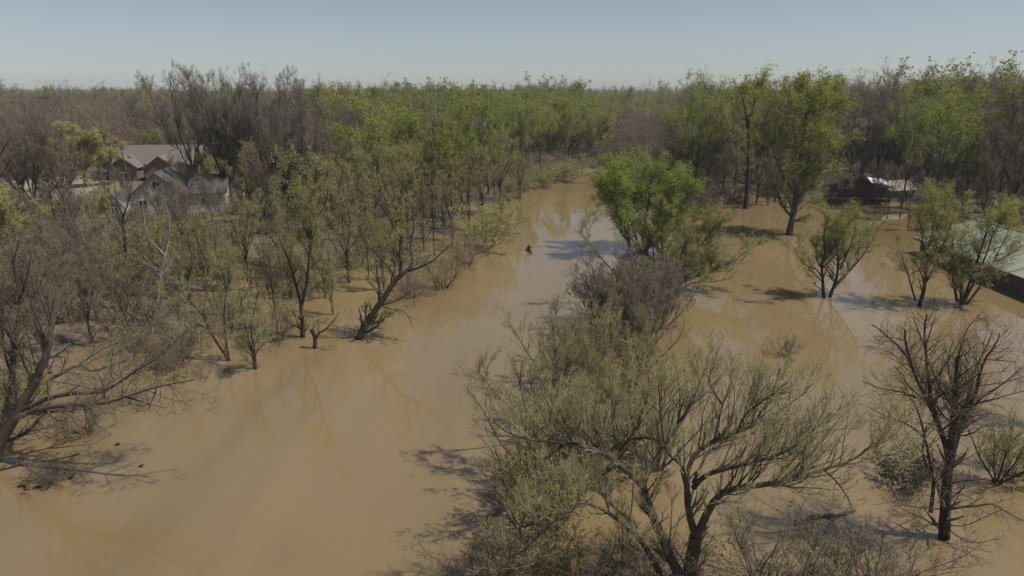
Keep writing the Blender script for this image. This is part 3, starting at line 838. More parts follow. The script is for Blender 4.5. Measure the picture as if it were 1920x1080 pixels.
proto('evergreen', 'evergreen_tree', pole_stems(14, .24, .01), LV(dict(dens=5, t0=.12, ang=80, ratio=.3, lmin=.4, lmax=3.6, up=0, curl=.02, m=5, rr=.4, k=3, fall=.95),
      dict(dens=5, t0=.15, ang=50, ratio=.35, lmin=.3, lmax=1.0, up=0, m=2, to='crown', spike=True)), BARK_DARK, TWIG_GREY,
      leaf=L_DARK, leaf_n=6, leaf_size=.28, jit=.12)
def shrub_stems(n, H): return lean_stems(n, H, (8, 55), .045, .5, .25, lo=.5)
for i in range(2):
    proto('shrubbare%d' % i, 'bare_shrub', shrub_stems(12, 3.4), LV(dict(dens=2.4, t0=.15, ang=38, ratio=.5, lmin=.4, lmax=1.8, up=.3, curl=.08, m=4, rr=.6, k=3),
          dict(dens=4.5, t0=.08, ang=38, ratio=.6, lmin=.3, lmax=1.0, up=.3, m=3, rr=.6, k=3, to='crown', rmin=.007),
          dict(dens=4.5, t0=.05, ang=36, ratio=.9, lmin=.25, lmax=.6, up=.3, m=2, to='crown', spike=True)), BARK, (TWIG_GREY, TWIG_PURPLE)[i],
          leaf=(L_OLIVE, L_GREY)[i], leaf_n=1, leaf_size=.08, twig_r=.008, side0=5)
for i, (lf, nm) in enumerate(((L_OLIVE, 'leafing_shrub'), (L_BRIGHT, 'green_shrub'))):
    proto('shrubgreen%d' % i, nm, shrub_stems(10, 3.4), LV(dict(dens=2.2, t0=.15, ang=40, ratio=.5, lmin=.4, lmax=1.8, up=.3, curl=.08, m=4, rr=.6, k=3),
          dict(dens=4.5, t0=.08, ang=38, ratio=.6, lmin=.3, lmax=1.0, up=.3, m=3, rr=.6, k=3, to='crown', rmin=.007),
          dict(dens=3.5, t0=.05, ang=36, ratio=.9, lmin=.25, lmax=.6, up=.3, m=2, to='crown', spike=True)), BARK, TWIG_OLIVE,
          leaf=lf, leaf_n=3, leaf_size=.16, jit=.08, twig_r=.007, side0=5)
proto('pink', 'blossoming_shrub', shrub_stems(7, 3.2), LV(dict(dens=2.2, t0=.2, ang=40, ratio=.5, lmin=.4, lmax=1.6, up=.2, m=4, rr=.6, k=3),
      dict(dens=5, t0=.1, ang=38, ratio=.6, lmin=.3, lmax=.9, up=.2, m=2, to='crown', spike=True)), BARK_DARK, TWIG_PURPLE, leaf=L_PINK, leaf_n=3, leaf_size=.12, side0=5)
proto('darkbush', 'evergreen_shrub', shrub_stems(14, 1.6), LV(dict(dens=6, t0=.1, ang=45, ratio=.5, lmin=.25, lmax=.8, up=.2, m=3, rr=.6, k=3),
      dict(dens=8, t0=.1, ang=40, ratio=.6, lmin=.15, lmax=.4, up=.2, m=2, to='crown', spike=True)), BARK_DARK, TWIG_GREY, leaf=L_DARK, leaf_n=4, leaf_size=.12, side0=5)

PLACED = []   # (x, y, kind) of every individual tree and shrub
def put(key, x, y, H, label, group=None, wide=1.0, rz=None, z=None):
    tr, cr, h0, name = PROTO[key]
    g = gz(x, y)
    zz = (max(g - .12, -.02) if z is None else z)
    s = H / h0
    root = bpy.data.objects.new(name, None); COL.objects.link(root)
    root.empty_display_size = .5
    root.location = (x, y, zz); root.scale = (s * wide, s * wide, s)
    root.rotation_euler = (0, 0, rng.uniform(0, 6.28) if rz is None else rz)
    tag(root, label, 'shrub' if 'shrub' in name else 'tree', group)
    for nm, me in (('trunk' if 'shrub' not in name else 'stems', tr), ('crown', cr)):
        o = bpy.data.objects.new(nm, me); COL.objects.link(o); o.parent = root
    PLACED.append((x, y, key, H))
    return root
def at(key, u, v, vtop, label, group=None, wide=1.0, rz=None):
    """place a tree by where its foot and its top stand in the photograph"""
    b = gp(u, v, 0.0)
    for _ in range(3):
        g = max(gz(b[0], b[1]), 0.0); b = gp(u, v, g)
    H = pp(u, vtop, b[1])[2] - g
    return put(key, b[0], b[1], H, label, group, wide, rz)

def hero(name, label, cat, uv, stems, levels, bark, twig, zs=1.0, group=None, extra=None, **kw):
    """a tree whose main limbs follow the photograph; every limb point is (u, v, metres behind the foot)"""
    b = gp(*uv)
    st = []
    for pts, r0, r1 in stems:
        P = [pp(u, v, b[1] + dy) - b for u, v, dy in pts]
        if abs(P[0][2]) < 0.25 and np.linalg.norm(P[0][:2]) < 1.2:
            d = P[1] - P[0]; P = [P[0] - d / (abs(d[2]) + .3) * 1.2 * np.array([.5, .5, 1])] + P
        st.append((P, r0, r1))
    if extra: st += extra
    tr, cr = build_tree(st, levels, bark, twig, name=name, **kw)
    root = thing(name, label, cat, tuple(b), 0, group)
    root.scale = (1, 1, zs)
    link('trunk', tr, root); link('crown', cr, root)
    PLACED.append((b[0], b[1], 'hero', 10))
    return root, b

# ---- foreground
FG = LV(dict(dens=2.9, t0=.2, ang=52, ratio=.5, lmin=.8, lmax=2.7, up=.5, curl=.15, wig=.2, m=7, rr=.42, k=4, rmax=.05),
        dict(dens=3.0, t0=.08, ang=38, ratio=.55, lmin=.5, lmax=1.5, up=.4, curl=.12, wig=.16, m=5, rr=.55, k=3, to='crown', rmin=.010, also=0),
        dict(dens=4.2, t0=.08, ang=27, ratio=.7, lmin=.4, lmax=1.05, up=.35, curl=.08, m=3, rr=.7, k=3, to='crown', rmin=.0075),
        dict(dens=6.0, t0=.05, ang=24, ratio=.9, lmin=.22, lmax=.55, up=.3, m=2, to='crown', spike=True))
hero('willow_tree', 'largest spreading tree with bare arching limbs at the bottom centre', 'tree', (1290, 1112),
     [([(1292, 1112, 0), (1296, 1060, 0), (1305, 1005, 0)], .33, .27),
      ([(1305, 1005, 0), (1291, 960, .2), (1288, 900, .5), (1296, 860, .8), (1340, 825, 1.2), (1410, 800, 1.6), (1470, 765, 2.0), (1510, 735, 2.4)], .17, .03),
      ([(1305, 1008, 0), (1330, 955, -.4), (1352, 925, -.8), (1385, 914, -1.0), (1440, 908, -1.2), (1500, 895, -1.3), (1545, 880, -1.2), (1600, 862, -1.0), (1640, 830, -.6)], .20, .03),
      ([(1286, 1100, 0), (1262, 1055, .1), (1232, 985, .3), (1212, 935, .4), (1205, 908, .5)], .24, .17),
      ([(1205, 908, .5), (1225, 868, .8), (1245, 838, 1.0), (1270, 800, 1.4), (1300, 745, 1.8), (1320, 700, 2.4)], .13, .03),
      ([(1245, 840, 1.0), (1222, 822, 1.2), (1190, 822, 1.6), (1155, 830, 2.0), (1120, 800, 2.6)], .09, .02),
      ([(1205, 910, .5), (1165, 875, .2), (1130, 850, 0), (1080, 832, -.3), (1020, 828, -.5), (960, 815, -.6), (925, 790, -.5)], .15, .025),
      ([(1240, 1085, .2), (1225, 1050, .6), (1190, 1000, -.4), (1160, 975, -.8), (1110, 945, -1.4), (1075, 950, -1.8), (1030, 985, -2.2), (985, 1030, -2.4), (950, 1050, -2.5)], .15, .03),
      ([(1292, 900, .5), (1275, 870, .4), (1250, 845, -.2), (1240, 790, -.8), (1235, 720, -1.2)], .08, .02),
      ([(1300, 915, .3), (1320, 893, 0), (1350, 882, -.4), (1410, 868, -.8), (1470, 848, -.9), (1520, 812, -.7), (1560, 772, -.3)], .12, .02),
      ([(1300, 905, .3), (1305, 893, .2), (1306, 884, .2)], .09, .06),
      ([(1410, 868, -.8), (1450, 820, -.2), (1480, 780, .4)], .06, .015),
      ([(1410, 800, 1.6), (1448, 735, 1.0), (1462, 690, .6)], .05, .012), ([(1520, 812, -.7), (1545, 770, -.2), (1552, 735, .2)], .04, .012),
      ([(1130, 850, 0), (1112, 790, .6), (1085, 735, 1.0)], .06, .012), ([(1080, 832, -.3), (1042, 780, .3), (1015, 735, .8)], .05, .012),
      ([(1270, 800, 1.4), (1275, 750, .6), (1268, 690, 0)], .05, .012), ([(1355, 760, 2.0), (1330, 715, 1.2), (1345, 670, .6)], .05, .012),
      ([(1380, 812, 1.4), (1400, 775, .8), (1440, 745, .2), (1480, 715, -.2)], .07, .015),
      ([(1190, 980, .3), (1160, 960, .8), (1130, 925, 1.2), (1085, 905, 1.5), (1030, 900, 1.8)], .09, .02),
      ([(1460, 905, -1.2), (1500, 870, -.7), (1540, 830, -.2), (1570, 790, .2)], .07, .015),
      ([(1545, 880, -1.2), (1570, 905, -1.6), (1590, 935, -2.0), (1600, 965, -2.3)], .05, .015),
      ([(1410, 800, 1.6), (1420, 740, 2.2), (1425, 690, 2.8)], .07, .015),
      ([(1340, 825, 1.2), (1355, 760, 2.0), (1380, 700, 2.8)], .07, .015)],
     FG, BARK, TWIG_OLIVE, leaf=L_OLIVE, leaf_n=2, leaf_size=.065, follow=True, aspect=.4, jit=.025, twig_r=.0072, side0=10)

DEAD = LV(dict(dens=2.5, t0=.15, ang=50, asd=16, ratio=.5, lmin=.6, lmax=3.6, up=.05, curl=.05, wig=.16, m=6, rr=.4, k=4, rmax=.05),
          dict(dens=5.5, t0=.15, ang=48, ratio=.55, lmin=.3, lmax=1.6, up=.05, wig=.18, m=4, rr=.5, k=3, to='crown', rmin=.008, also=0),
          dict(dens=6.0, t0=.1, ang=45, ratio=.6, lmin=.2, lmax=.7, up=.05, m=2, to='crown', spike=True))
hero('dead_tree', 'dark dead tree with snapped bare limbs at the lower right', 'tree', (1770, 1008),
     [([(1770, 1008, 0), (1772, 960, 0), (1776, 900, 0), (1782, 850, 0)], 0.304, 0.210),
      ([(1778, 858, 0), (1770, 825, .1), (1752, 775, .3), (1741, 715, .5), (1736, 660, .6), (1733, 620, .7), (1738, 590, .8)], 0.150, 0.038),
      ([(1733, 650, .6), (1722, 620, .9), (1712, 595, 1.2)], 0.045, 0.015), ([(1734, 655, .6), (1745, 620, .4), (1755, 590, .2)], 0.045, 0.015),
      ([(1756, 790, .3), (1735, 745, -.2), (1718, 710, -.5), (1708, 680, -.6), (1698, 640, -.8), (1697, 618, -.9)], 0.090, 0.038),
      ([(1708, 680, -.6), (1690, 655, -.3), (1665, 632, 0), (1645, 615, .2), (1634, 608, .3)], 0.060, 0.022),
      ([(1782, 855, 0), (1788, 790, 0), (1790, 740, 0), (1794, 690, .1), (1797, 668, .1)], 0.239, 0.083),
      ([(1784, 760, 0), (1768, 735, -.5), (1752, 705, -.9), (1742, 680, -1.2)], 0.068, 0.022),
      ([(1786, 850, 0), (1803, 790, .2), (1818, 735, .5), (1830, 690, .8), (1850, 650, 1.2), (1862, 620, 1.6)], 0.150, 0.022),
      ([(1800, 800, .2), (1826, 745, -.4), (1838, 700, -.7), (1850, 668, -1.0), (1868, 645, -1.2), (1874, 625, -1.4)], 0.105, 0.022),
      ([(1806, 780, .3), (1842, 745, .1), (1880, 720, -.1), (1915, 690, -.2)], 0.068, 0.019),
      ([(1794, 690, .1), (1802, 650, .4), (1815, 615, .7), (1838, 590, .9)], 0.053, 0.015),
      ([(1790, 740, 0), (1778, 690, .8), (1782, 655, 1.1), (1788, 640, 1.3)], 0.053, 0.022),
      ([(1737, 800, .3), (1730, 850, 0), (1745, 890, 0)], 0.038, 0.068),
      ([(1745, 960, 0), (1750, 905, 0), (1740, 850, 0), (1727, 790, -.2), (1710, 750, -.4), (1690, 730, -.6)], 0.105, 0.022),
      ([(1732, 820, -.2), (1700, 795, -.8), (1660, 780, -1.2), (1625, 762, -1.5)], 0.053, 0.015),
      ([(1716, 745, -.3), (1690, 735, -.2), (1650, 728, .2), (1618, 715, .6)], 0.045, 0.015),
      ([(1778, 955, 0), (1810, 950, -.3), (1835, 948, -.5), (1860, 945, -.7), (1885, 958, -1.0), (1925, 980, -1.4)], 0.068, 0.015),
      ([(1768, 955, 0), (1735, 953, -.6), (1700, 948, -1.2), (1670, 940, -1.8)], 0.038, 0.009),
      ([(1768, 985, 0), (1740, 985, -.6), (1715, 1000, -1.0)], 0.030, 0.009), ([(1775, 985, 0), (1810, 985, -.5), (1850, 968, -1), (1880, 955, -1.4)], 0.034, 0.009),
      ([(1776, 990, 0), (1800, 1008, -.7), (1830, 1018, -1.2), (1870, 1010, -1.7)], 0.034, 0.009),
      ([(1752, 905, 0), (1715, 880, -.7), (1690, 865, -1.2)], 0.030, 0.009), ([(1780, 880, 0), (1830, 850, .9), (1860, 840, 1.4)], 0.038, 0.009)],
     DEAD, BARK_DARK, TWIG_GREY, twig_r=.0075, side0=9)

FIELD = big_levels(.5, 1.0, .18, 56)
FIELD[0].update(ratio=.62, lmin=1.0, lmax=3.6, dens=1.6)
FIELD[1].update(lmax=1.8, lmin=.5)
LEFTB = LV(dict(dens=1.2, t0=.2, ang=46, asd=14, ratio=.45, lmin=.6, lmax=3.2, up=.12, curl=.08, wig=.14, m=6, rr=.45, k=4),
           dict(dens=2.0, t0=.1, ang=42, ratio=.5, lmin=.4, lmax=1.9, up=.15, curl=.06, m=4, rr=.5, k=3, also=0),
           dict(dens=5.5, t0=.1, ang=40, ratio=.6, lmin=.35, lmax=1.0, up=.15, m=3, rr=.6, k=3, to='crown', rmin=.008),
           dict(dens=8.0, t0=.05, ang=36, ratio=.8, lmin=.2, lmax=.55, up=.15, m=2, to='crown', spike=True))
hero('leaning_tree', 'thick trunk leaning from the left edge with long low limbs over the water', 'tree', (-12, 868),
     [([(-12, 868, 0), (2, 828, 0), (38, 765, .2), (70, 705, .4), (88, 665, .5), (97, 610, .7), (103, 560, 1.0)], .40, .12),
      ([(38, 768, .2), (62, 760, .1), (95, 745, -.1), (140, 738, -.3), (190, 735, -.5), (225, 716, -.7), (262, 690, -.8), (300, 668, -.8), (350, 620, -.6)], .16, .03),
      ([(22, 790, .1), (50, 775, -.3), (85, 765, -.7), (130, 759, -1.0), (190, 757, -1.3), (236, 744, -1.6), (262, 735, -1.8), (310, 722, -2.0), (365, 712, -2.2)], .17, .03),
      ([(236, 744, -1.6), (275, 756, -1.9), (310, 765, -2.1)], .06, .015),
      ([(92, 712, .5), (125, 695, .8), (150, 683, 1.1), (172, 696, 1.3), (205, 686, 1.5), (238, 676, 1.7), (262, 655, 2.0), (275, 630, 2.4)], .12, .02),
      ([(150, 683, 1.1), (180, 662, 1.6), (215, 645, 2.1), (250, 640, 2.5)], .07, .02),
      ([(95, 715, .4), (135, 720, 0), (165, 727, -.3), (190, 730, -.6)], .05, .012),
      ([(97, 615, .7), (85, 580, .5), (72, 545, .2), (68, 510, 0)], .08, .02),
      ([(100, 590, .8), (125, 560, 1.3), (132, 530, 1.6), (138, 505, 1.8)], .08, .02),
      ([(70, 705, .4), (62, 670, .2), (52, 630, 0), (45, 600, -.2)], .04, .015)],
     LEFTB, BARK, TWIG_GREY, leaf=L_GREY, leaf_n=1, leaf_size=.045, twig_r=.0075, side0=10)
hero('vine_hung_tree', 'dark upright trunk hung with green vines at the left edge', 'tree', (2, 812),
     [([(2, 812, 0), (15, 765, .1), (22, 715, .2), (26, 660, .3), (34, 605, .5), (38, 560, .8), (30, 520, 1.0), (25, 480, 1.3)], .30, .08),
      ([(34, 605, .5), (55, 575, .9), (70, 545, 1.3), (90, 500, 1.6)], .13, .03), ([(28, 650, .3), (8, 610, 0), (-10, 570, -.2), (-25, 520, -.3)], .12, .03),
      ([(38, 560, .8), (50, 520, .4), (58, 480, .2)], .09, .02)],
     LEFTB, BARK_DARK, TWIG_PURPLE, leaf=L_OLIVE, leaf_n=1, leaf_size=.07, twig_r=.008)
hero('leaning_tree', 'black trunk leaning right over the river with a snapped upright stub', 'tree', (672, 636),
     [([(672, 636, 0), (688, 605, 0), (700, 585, 0), (716, 565, 0), (738, 530, .2), (752, 516, .3)], .36, .22),
      ([(750, 518, .3), (752, 495, .4), (750, 470, .5), (753, 442, .6)], .15, .10),
      ([(750, 518, .3), (765, 505, .5), (773, 490, .8), (770, 460, 1.1), (776, 420, 1.5), (772, 385, 1.8)], .17, .04),
      ([(765, 508, .5), (785, 502, -.2), (810, 490, -.6), (832, 470, -1.0), (850, 455, -1.2)], .12, .03),
      ([(768, 500, .6), (785, 485, 1.2), (806, 478, 1.8)], .09, .03),
      ([(742, 526, .2), (735, 510, 0), (715, 485, -.3), (692, 462, -.6), (680, 440, -.8)], .10, .03),
      ([(712, 565, 0), (710, 535, .5), (698, 510, .9), (678, 500, 1.2)], .08, .02), ([(714, 560, .1), (711, 530, .8), (706, 495, 1.2)], .06, .02),
      ([(712, 572, 0), (735, 580, -.4), (752, 582, -.7), (765, 592, -.9), (775, 612, -1.1)], .07, .02),
      ([(680, 622, 0), (676, 612, -.2), (682, 602, -.3)], .06, .03),
      ([(752, 516, .3), (745, 470, 1.6), (735, 410, 2.6), (722, 370, 3.4)], .12, .03)],
     LEFTB, BARK_DARK, TWIG_OLIVE, leaf=L_OLIVE, leaf_n=2, leaf_size=.09, twig_r=.009, side0=9)
hero('broken_stump', 'short broken trunk with one side limb standing in water on the left bank', 'tree stump', (590, 653),
     [([(590, 653, 0), (591, 638, 0), (588, 626, 0), (584, 618, 0)], .20, .15),
      ([(591, 640, 0), (598, 625, 0), (612, 616, -.1), (626, 600, -.2), (636, 585, -.3)], .11, .02), ([(612, 616, -.1), (630, 622, -.5), (637, 632, -.8)], .04, .01)],
     LEFTB, BARK_DARK, TWIG_GREY, twig_r=.008)
hero('forked_tree', 'two stemmed leaning tree whose dark V rises from water left of the stump', 'tree', (478, 692),
     [([(478, 692, 0), (473, 660, 0), (463, 625, .2), (455, 585, .5), (452, 550, .9)], .12, .03), ([(480, 692, 0), (477, 655, 0), (470, 615, -.3), (478, 575, -.6), (486, 545, -.8)], .10, .03)],
     LEFTB, BARK_DARK, TWIG_OLIVE, leaf=L_OLIVE, leaf_n=2, leaf_size=.09, twig_r=.009)
hero('leaning_tree', 'thin trunk leaning far left above the grey water patch on the left bank', 'tree', (430, 676),
     [([(430, 676, 0), (412, 650, 0), (396, 625, 0), (380, 592, .2), (362, 570, .4), (345, 552, .6), (330, 520, .9), (322, 500, 1.1)], .16, .04),
      ([(390, 615, 0), (372, 626, -.6), (352, 625, -1.0)], .06, .02), ([(380, 592, .2), (384, 570, .5), (388, 548, .8)], .06, .02),
      ([(430, 676, 0), (424, 640, .1), (420, 590, .3), (424, 545, .6), (418, 500, 1.0)], .11, .03)],
     LEFTB, BARK_DARK, TWIG_OLIVE, leaf=L_OLIVE, leaf_n=2, leaf_size=.09, twig_r=.009)
hero('white_branched_tree', 'grey tree with bleached white upper limbs on the left bank', 'tree', (284, 626),
     [([(284, 626, 0), (292, 580, 0), (299, 535, .1), (303, 505, .2), (310, 480, .4)], .22, .12),
      ([(310, 480, .4), (296, 465, .2), (280, 450, 0), (272, 425, -.2), (268, 390, -.3)], .09, .03), ([(310, 482, .4), (316, 450, .9), (318, 420, 1.2), (312, 385, 1.5)], .09, .03),
      ([(302, 508, .2), (285, 500, -.4), (268, 490, -.8)], .06, .02), ([(303, 515, .2), (322, 490, .8), (335, 470, 1.4)], .06, .02),
      ([(290, 626, .3), (312, 590, .4), (332, 565, .6), (345, 535, .8)], .14, .05)],
     LEFTB, BARK_PALE, TWIG_GREY, leaf=L_GREY, leaf_n=1, leaf_size=.06, twig_r=.009)
hero('forked_tree', 'dark forked tree between the stump and the olive crowned tree', 'tree', (568, 632),
     [([(568, 632, 0), (567, 600, 0), (564, 568, 0)], .22, .17), ([(564, 570, 0), (555, 535, .1), (545, 500, .3), (533, 470, .5), (520, 440, .9)], .14, .04),
      ([(566, 572, 0), (575, 530, -.1), (580, 480, -.2), (584, 440, 0), (578, 395, .4), (570, 360, .8)], .15, .04),
      ([(580, 480, -.2), (570, 462, -.6), (558, 448, -.9)], .07, .02), ([(569, 632, .2), (556, 600, -.5), (546, 570, -.9)], .06, .02)],
     LEFTB, BARK_DARK, TWIG_OLIVE, leaf=L_OLIVE, leaf_n=3, leaf_size=.12, twig_r=.009)
hero('straight_tree', 'tall straight dark trunk forking in front of the grey gabled house', 'tree', (236, 516),
     [([(236, 516, 0), (235, 470, 0), (232, 425, 0), (231, 405, 0)], .22, .16), ([(231, 407, 0), (222, 385, .2), (216, 355, .4), (212, 330, .6)], .10, .03),
      ([(231, 407, 0), (240, 380, -.2), (246, 350, -.3), (250, 325, -.3)], .11, .03), ([(233, 435, 0), (245, 428, -.4), (256, 420, -.8)], .05, .02)],
     LEFTB, BARK_DARK, TWIG_GREY, twig_r=.009)
hero('leafing_tree', 'field tree with two dark stems and green top beside the long building', 'tree', (1550, 557),
     [([(1544, 556, 0), (1543, 530, 0), (1541, 500, .1), (1547, 470, .3), (1545, 440, .6), (1552, 405, 1.0)], .22, .05),
      ([(1541, 503, .1), (1532, 490, .5), (1530, 470, .8), (1536, 445, 1.2)], .10, .03), ([(1541, 520, 0), (1530, 505, -.6), (1512, 498, -1.2), (1495, 480, -1.8), (1487, 460, -2.2)], .09, .02),
      ([(1556, 557, 0), (1562, 540, 0), (1570, 515, -.1), (1571, 480, -.2), (1568, 450, .1), (1572, 415, .5)], .20, .05),
      ([(1563, 540, 0), (1580, 522, .3), (1600, 500, .6), (1618, 478, .8), (1635, 452, 1.0), (1645, 430, 1.2)], .15, .03),
      ([(1575, 505, -.1), (1586, 480, -.6), (1597, 455, -.9), (1604, 425, -1.0)], .11, .03), ([(1541, 545, 0), (1525, 532, .8), (1510, 528, 1.4)], .06, .015)],
     FIELD, BARK_DARK, TWIG_OLIVE, leaf=L_GREEN, leaf_n=2, leaf_size=.125, jit=.15, leaf_lo=.16, leaf_hi=.45, twig_r=.008)
hero('leafing_tree', 'narrow three stemmed tree in front of the left end of the long building', 'tree', (1722, 573),
     [([(1724, 573, 0), (1732, 545, 0), (1736, 510, 0), (1738, 480, .2), (1746, 445, .5), (1752, 415, .8), (1755, 385, 1.1)], .24, .05),
      ([(1737, 495, .1), (1731, 465, .5), (1728, 435, .9), (1722, 400, 1.2)], .11, .03), ([(1735, 530, 0), (1752, 500, -.4), (1764, 470, -.7), (1778, 435, -1.0), (1790, 405, -1.2)], .14, .03),
      ([(1716, 562, 0), (1708, 535, -.3), (1700, 505, -.5), (1690, 480, -.8), (1680, 460, -1.0)], .11, .03), ([(1738, 526, 0), (1755, 512, -1.0), (1772, 505, -1.6)], .05, .015)],
     FIELD, BARK_DARK, TWIG_OLIVE, leaf=L_GREEN, leaf_n=2, leaf_size=.125, jit=.15, leaf_lo=.16, leaf_hi=.45, twig_r=.008)
hero('leafing_tree', 'fan of five dark stems with thin green leaves before the pale green roof', 'tree', (1804, 571),
     [([(1795, 566, 0), (1788, 530, 0), (1785, 490, .2), (1786, 450, .5), (1780, 420, .8)], .15, .03), ([(1801, 568, 0), (1803, 530, 0), (1805, 490, .4), (1800, 455, .9)], .16, .04),
      ([(1804, 568, 0), (1818, 530, 0), (1832, 490, 0), (1845, 450, .2), (1855, 410, .5), (1862, 380, .8)], .18, .04),
      ([(1806, 570, 0), (1828, 525, -.4), (1848, 480, -.8), (1862, 440, -1.0), (1882, 400, -1.2)], .16, .03),
      ([(1813, 570, 0), (1832, 545, .4), (1853, 510, .7), (1870, 475, .8), (1890, 440, .9)], .17, .03), ([(1865, 490, .7), (1890, 478, .2), (1920, 460, -.2)], .08, .02)],
     FIELD, BARK_DARK, TWIG_OLIVE, leaf=L_GREEN, leaf_n=2, leaf_size=.125, jit=.15, leaf_lo=.16, leaf_hi=.45, twig_r=.008)
BIGT = big_levels(1.15, 1.25, .12, 58)
BIGT[0]['lmax'] = 8; BIGT[0]['ratio'] = .55
hero('leafing_tree', 'very tall tree with thick slanting trunk and green crown left of the cabin', 'tree', (1479, 440),
     [([(1479, 440, 0), (1488, 395, 0), (1496, 345, 0), (1500, 300, 0), (1505, 262, 0)], .52, .36),
      ([(1500, 300, 0), (1494, 250, -1), (1490, 205, -2), (1482, 165, -2.5), (1486, 135, -3)], .22, .04), ([(1505, 262, 0), (1515, 215, .6), (1512, 175, 1.2), (1520, 128, 1.6)], .24, .05),
      ([(1503, 275, 0), (1530, 235, 1.5), (1545, 190, 2.5), (1550, 150, 3)], .2, .04), ([(1498, 320, 0), (1530, 285, -1.5), (1552, 250, -2.5), (1565, 215, -3)], .18, .03),
      ([(1494, 355, 0), (1470, 320, 1), (1455, 280, 2), (1445, 235, 2.5), (1440, 190, 3)], .17, .03), ([(1487, 400, 0), (1515, 375, -.5), (1545, 365, -1)], .10, .02),
      ([(1496, 350, 0), (1525, 330, 1.5), (1550, 320, 2.8)], .12, .02)],
     BIGT, BARK, TWIG_OLIVE, leaf=L_GREEN, leaf_n=3, leaf_size=.30, jit=.4, leaf_on=(-1, -2), leaf_lo=.4, leaf_hi=.2, twig_r=.012, clump=.4, zs=.91)
hero('leafing_tree', 'tall straight trunked tree with brownish middle and airy green top left of the slanting one', 'tree', (1398, 391),
     [([(1398, 391, 0), (1402, 345, 0), (1404, 300, 0), (1405, 250, 0), (1402, 205, 0)], .46, .28),
      ([(1402, 210, 0), (1395, 175, 1), (1385, 145, 1.8), (1378, 130, 2)], .2, .04), ([(1403, 225, 0), (1415, 180, -.8), (1428, 150, -1.2), (1432, 125, -1.6)], .2, .04),
      ([(1404, 290, 0), (1385, 255, -1.5), (1365, 220, -2.6), (1352, 195, -3)], .16, .03), ([(1404, 285, 0), (1430, 255, 1.8), (1450, 225, 3)], .16, .03), ([(1403, 330, 0), (1380, 300, 2), (1362, 290, 3.4)], .12, .02)],
     BIGT, BARK_DARK, TWIG_GREY, leaf=L_GREEN, leaf_n=3, leaf_size=.30, jit=.4, leaf_on=(-1, -2), leaf_lo=.12, leaf_hi=.45, twig_r=.012, clump=.4, zs=.93)

# ---- central strip of flooded willows
G = 'flooded willows in midstream'
at('bright', 1205, 470, 288, 'brightest green willow at the far end of the midstream strip', G, 1.12)
hero('willow_tree', 'dark forked willow arching left over the river at the far end of the strip', 'tree', (1180, 462),
     [([(1180, 462, 0), (1176, 435, 0), (1178, 415, 0)], .22, .17), ([(1178, 418, 0), (1170, 392, 0), (1158, 375, .2), (1140, 372, .4), (1125, 385, .5), (1115, 405, .6)], .12, .03),
      ([(1178, 418, 0), (1188, 390, .3), (1186, 355, .6), (1180, 325, .9)], .13, .03), ([(1170, 392, 0), (1168, 360, -.4), (1160, 335, -.7)], .09, .02), ([(1179, 425, 0), (1200, 405, -.4), (1222, 390, -.8)], .09, .02)],
     big_levels(.5, 1.1, .15, 44), BARK_DARK, TWIG_OLIVE, leaf=L_GREEN, leaf_n=2, leaf_size=.16, jit=.1, twig_r=.009, group=G, clump=.6)
at('bigwillow1', 1225, 560, 390, 'dense olive willow directly below the brightest green one', G, 1.25)
hero('willow_tree', 'low spreading willow reaching right over the flooded field', 'tree', (1262, 548),
     [([(1262, 548, 0), (1285, 525, 0), (1315, 515, 0), (1345, 505, .2), (1375, 490, .5), (1400, 470, .8)], .2, .04), ([(1262, 545, 0), (1282, 512, .4), (1300, 490, .8), (1330, 475, 1.2), (1355, 450, 1.6)], .17, .03),
      ([(1260, 545, 0), (1270, 500, .2), (1285, 455, .5), (1300, 410, .8)], .17, .03), ([(1258, 545, 0), (1245, 500, -.2), (1240, 450, -.2), (1248, 400, 0)], .16, .03),
      ([(1264, 548, 0), (1300, 530, -1.0), (1340, 528, -1.8), (1375, 520, -2.4)], .12, .03), ([(1262, 540, 0), (1290, 490, -1.2), (1330, 440, -1.8), (1350, 400, -2)], .13, .03)],
     willow_levels(.9, 1.3, .3), BARK, TWIG_OLIVE, leaf=L_GREEN, leaf_n=3, leaf_size=.15, follow=True, aspect=.4, twig_r=.009, group=G, clump=.6)
at('thicket', 1165, 622, 458, 'purple grey leafless thicket of upright stems beside the open river', G, 1.35)
at('thicket', 1235, 612, 482, 'smaller leafless thicket between the purple grey one and the flooded field', G, 1.3)
at('thicket', 1118, 598, 490, 'lowest leafless thicket leaning left over the open river', G, 1.35)
at('bigwillow0', 1052, 728, 560, 'grey green rounded willow at the river edge below the leafless thicket', G, 1.05)
at('bigwillow1', 1150, 770, 610, 'thin olive willow behind the green topped one in midstream', G, 1.1)
at('bigwillow1', 1110, 895, 650, 'green topped willow filling the middle of the near strip', G, 1.25)
at('bigwillow0', 1010, 925, 690, 'olive willow leaning over the near river edge', G, 1.1)
at('bigwillow0', 1235, 880, 672, 'olive willow behind the largest spreading tree', G, .85)
at('bigwillow1', 1105, 690, 560, 'green tinted willow just below the lowest leafless thicket', G, 1.25)
at('bigwillow0', 1205, 700, 575, 'olive willow below the smaller leafless thicket', G, 1.1)
at('thicket', 1200, 655, 515, 'nearest leafless thicket between two willows', G, 1.2)
at('bigwillow0', 1165, 840, 650, 'olive willow at the inner side of the green topped one', G, 1.1)
at('bigwillow1', 1045, 820, 625, 'small green willow between the river edge and the green topped one', G, 1.1)
at('willow0', 970, 985, 800, 'grey willow under the outermost left limb of the largest tree', G, 1.2)
at('shrubgreen0', 1030, 985, 830, 'low bush under the left limbs of the largest spreading tree', G, 1.0)
SAP = pole_stems(6, .07, .05)
at('slim0', 1166, 1085, 905, 'thin upright sapling left of the largest tree trunk', None, .8)
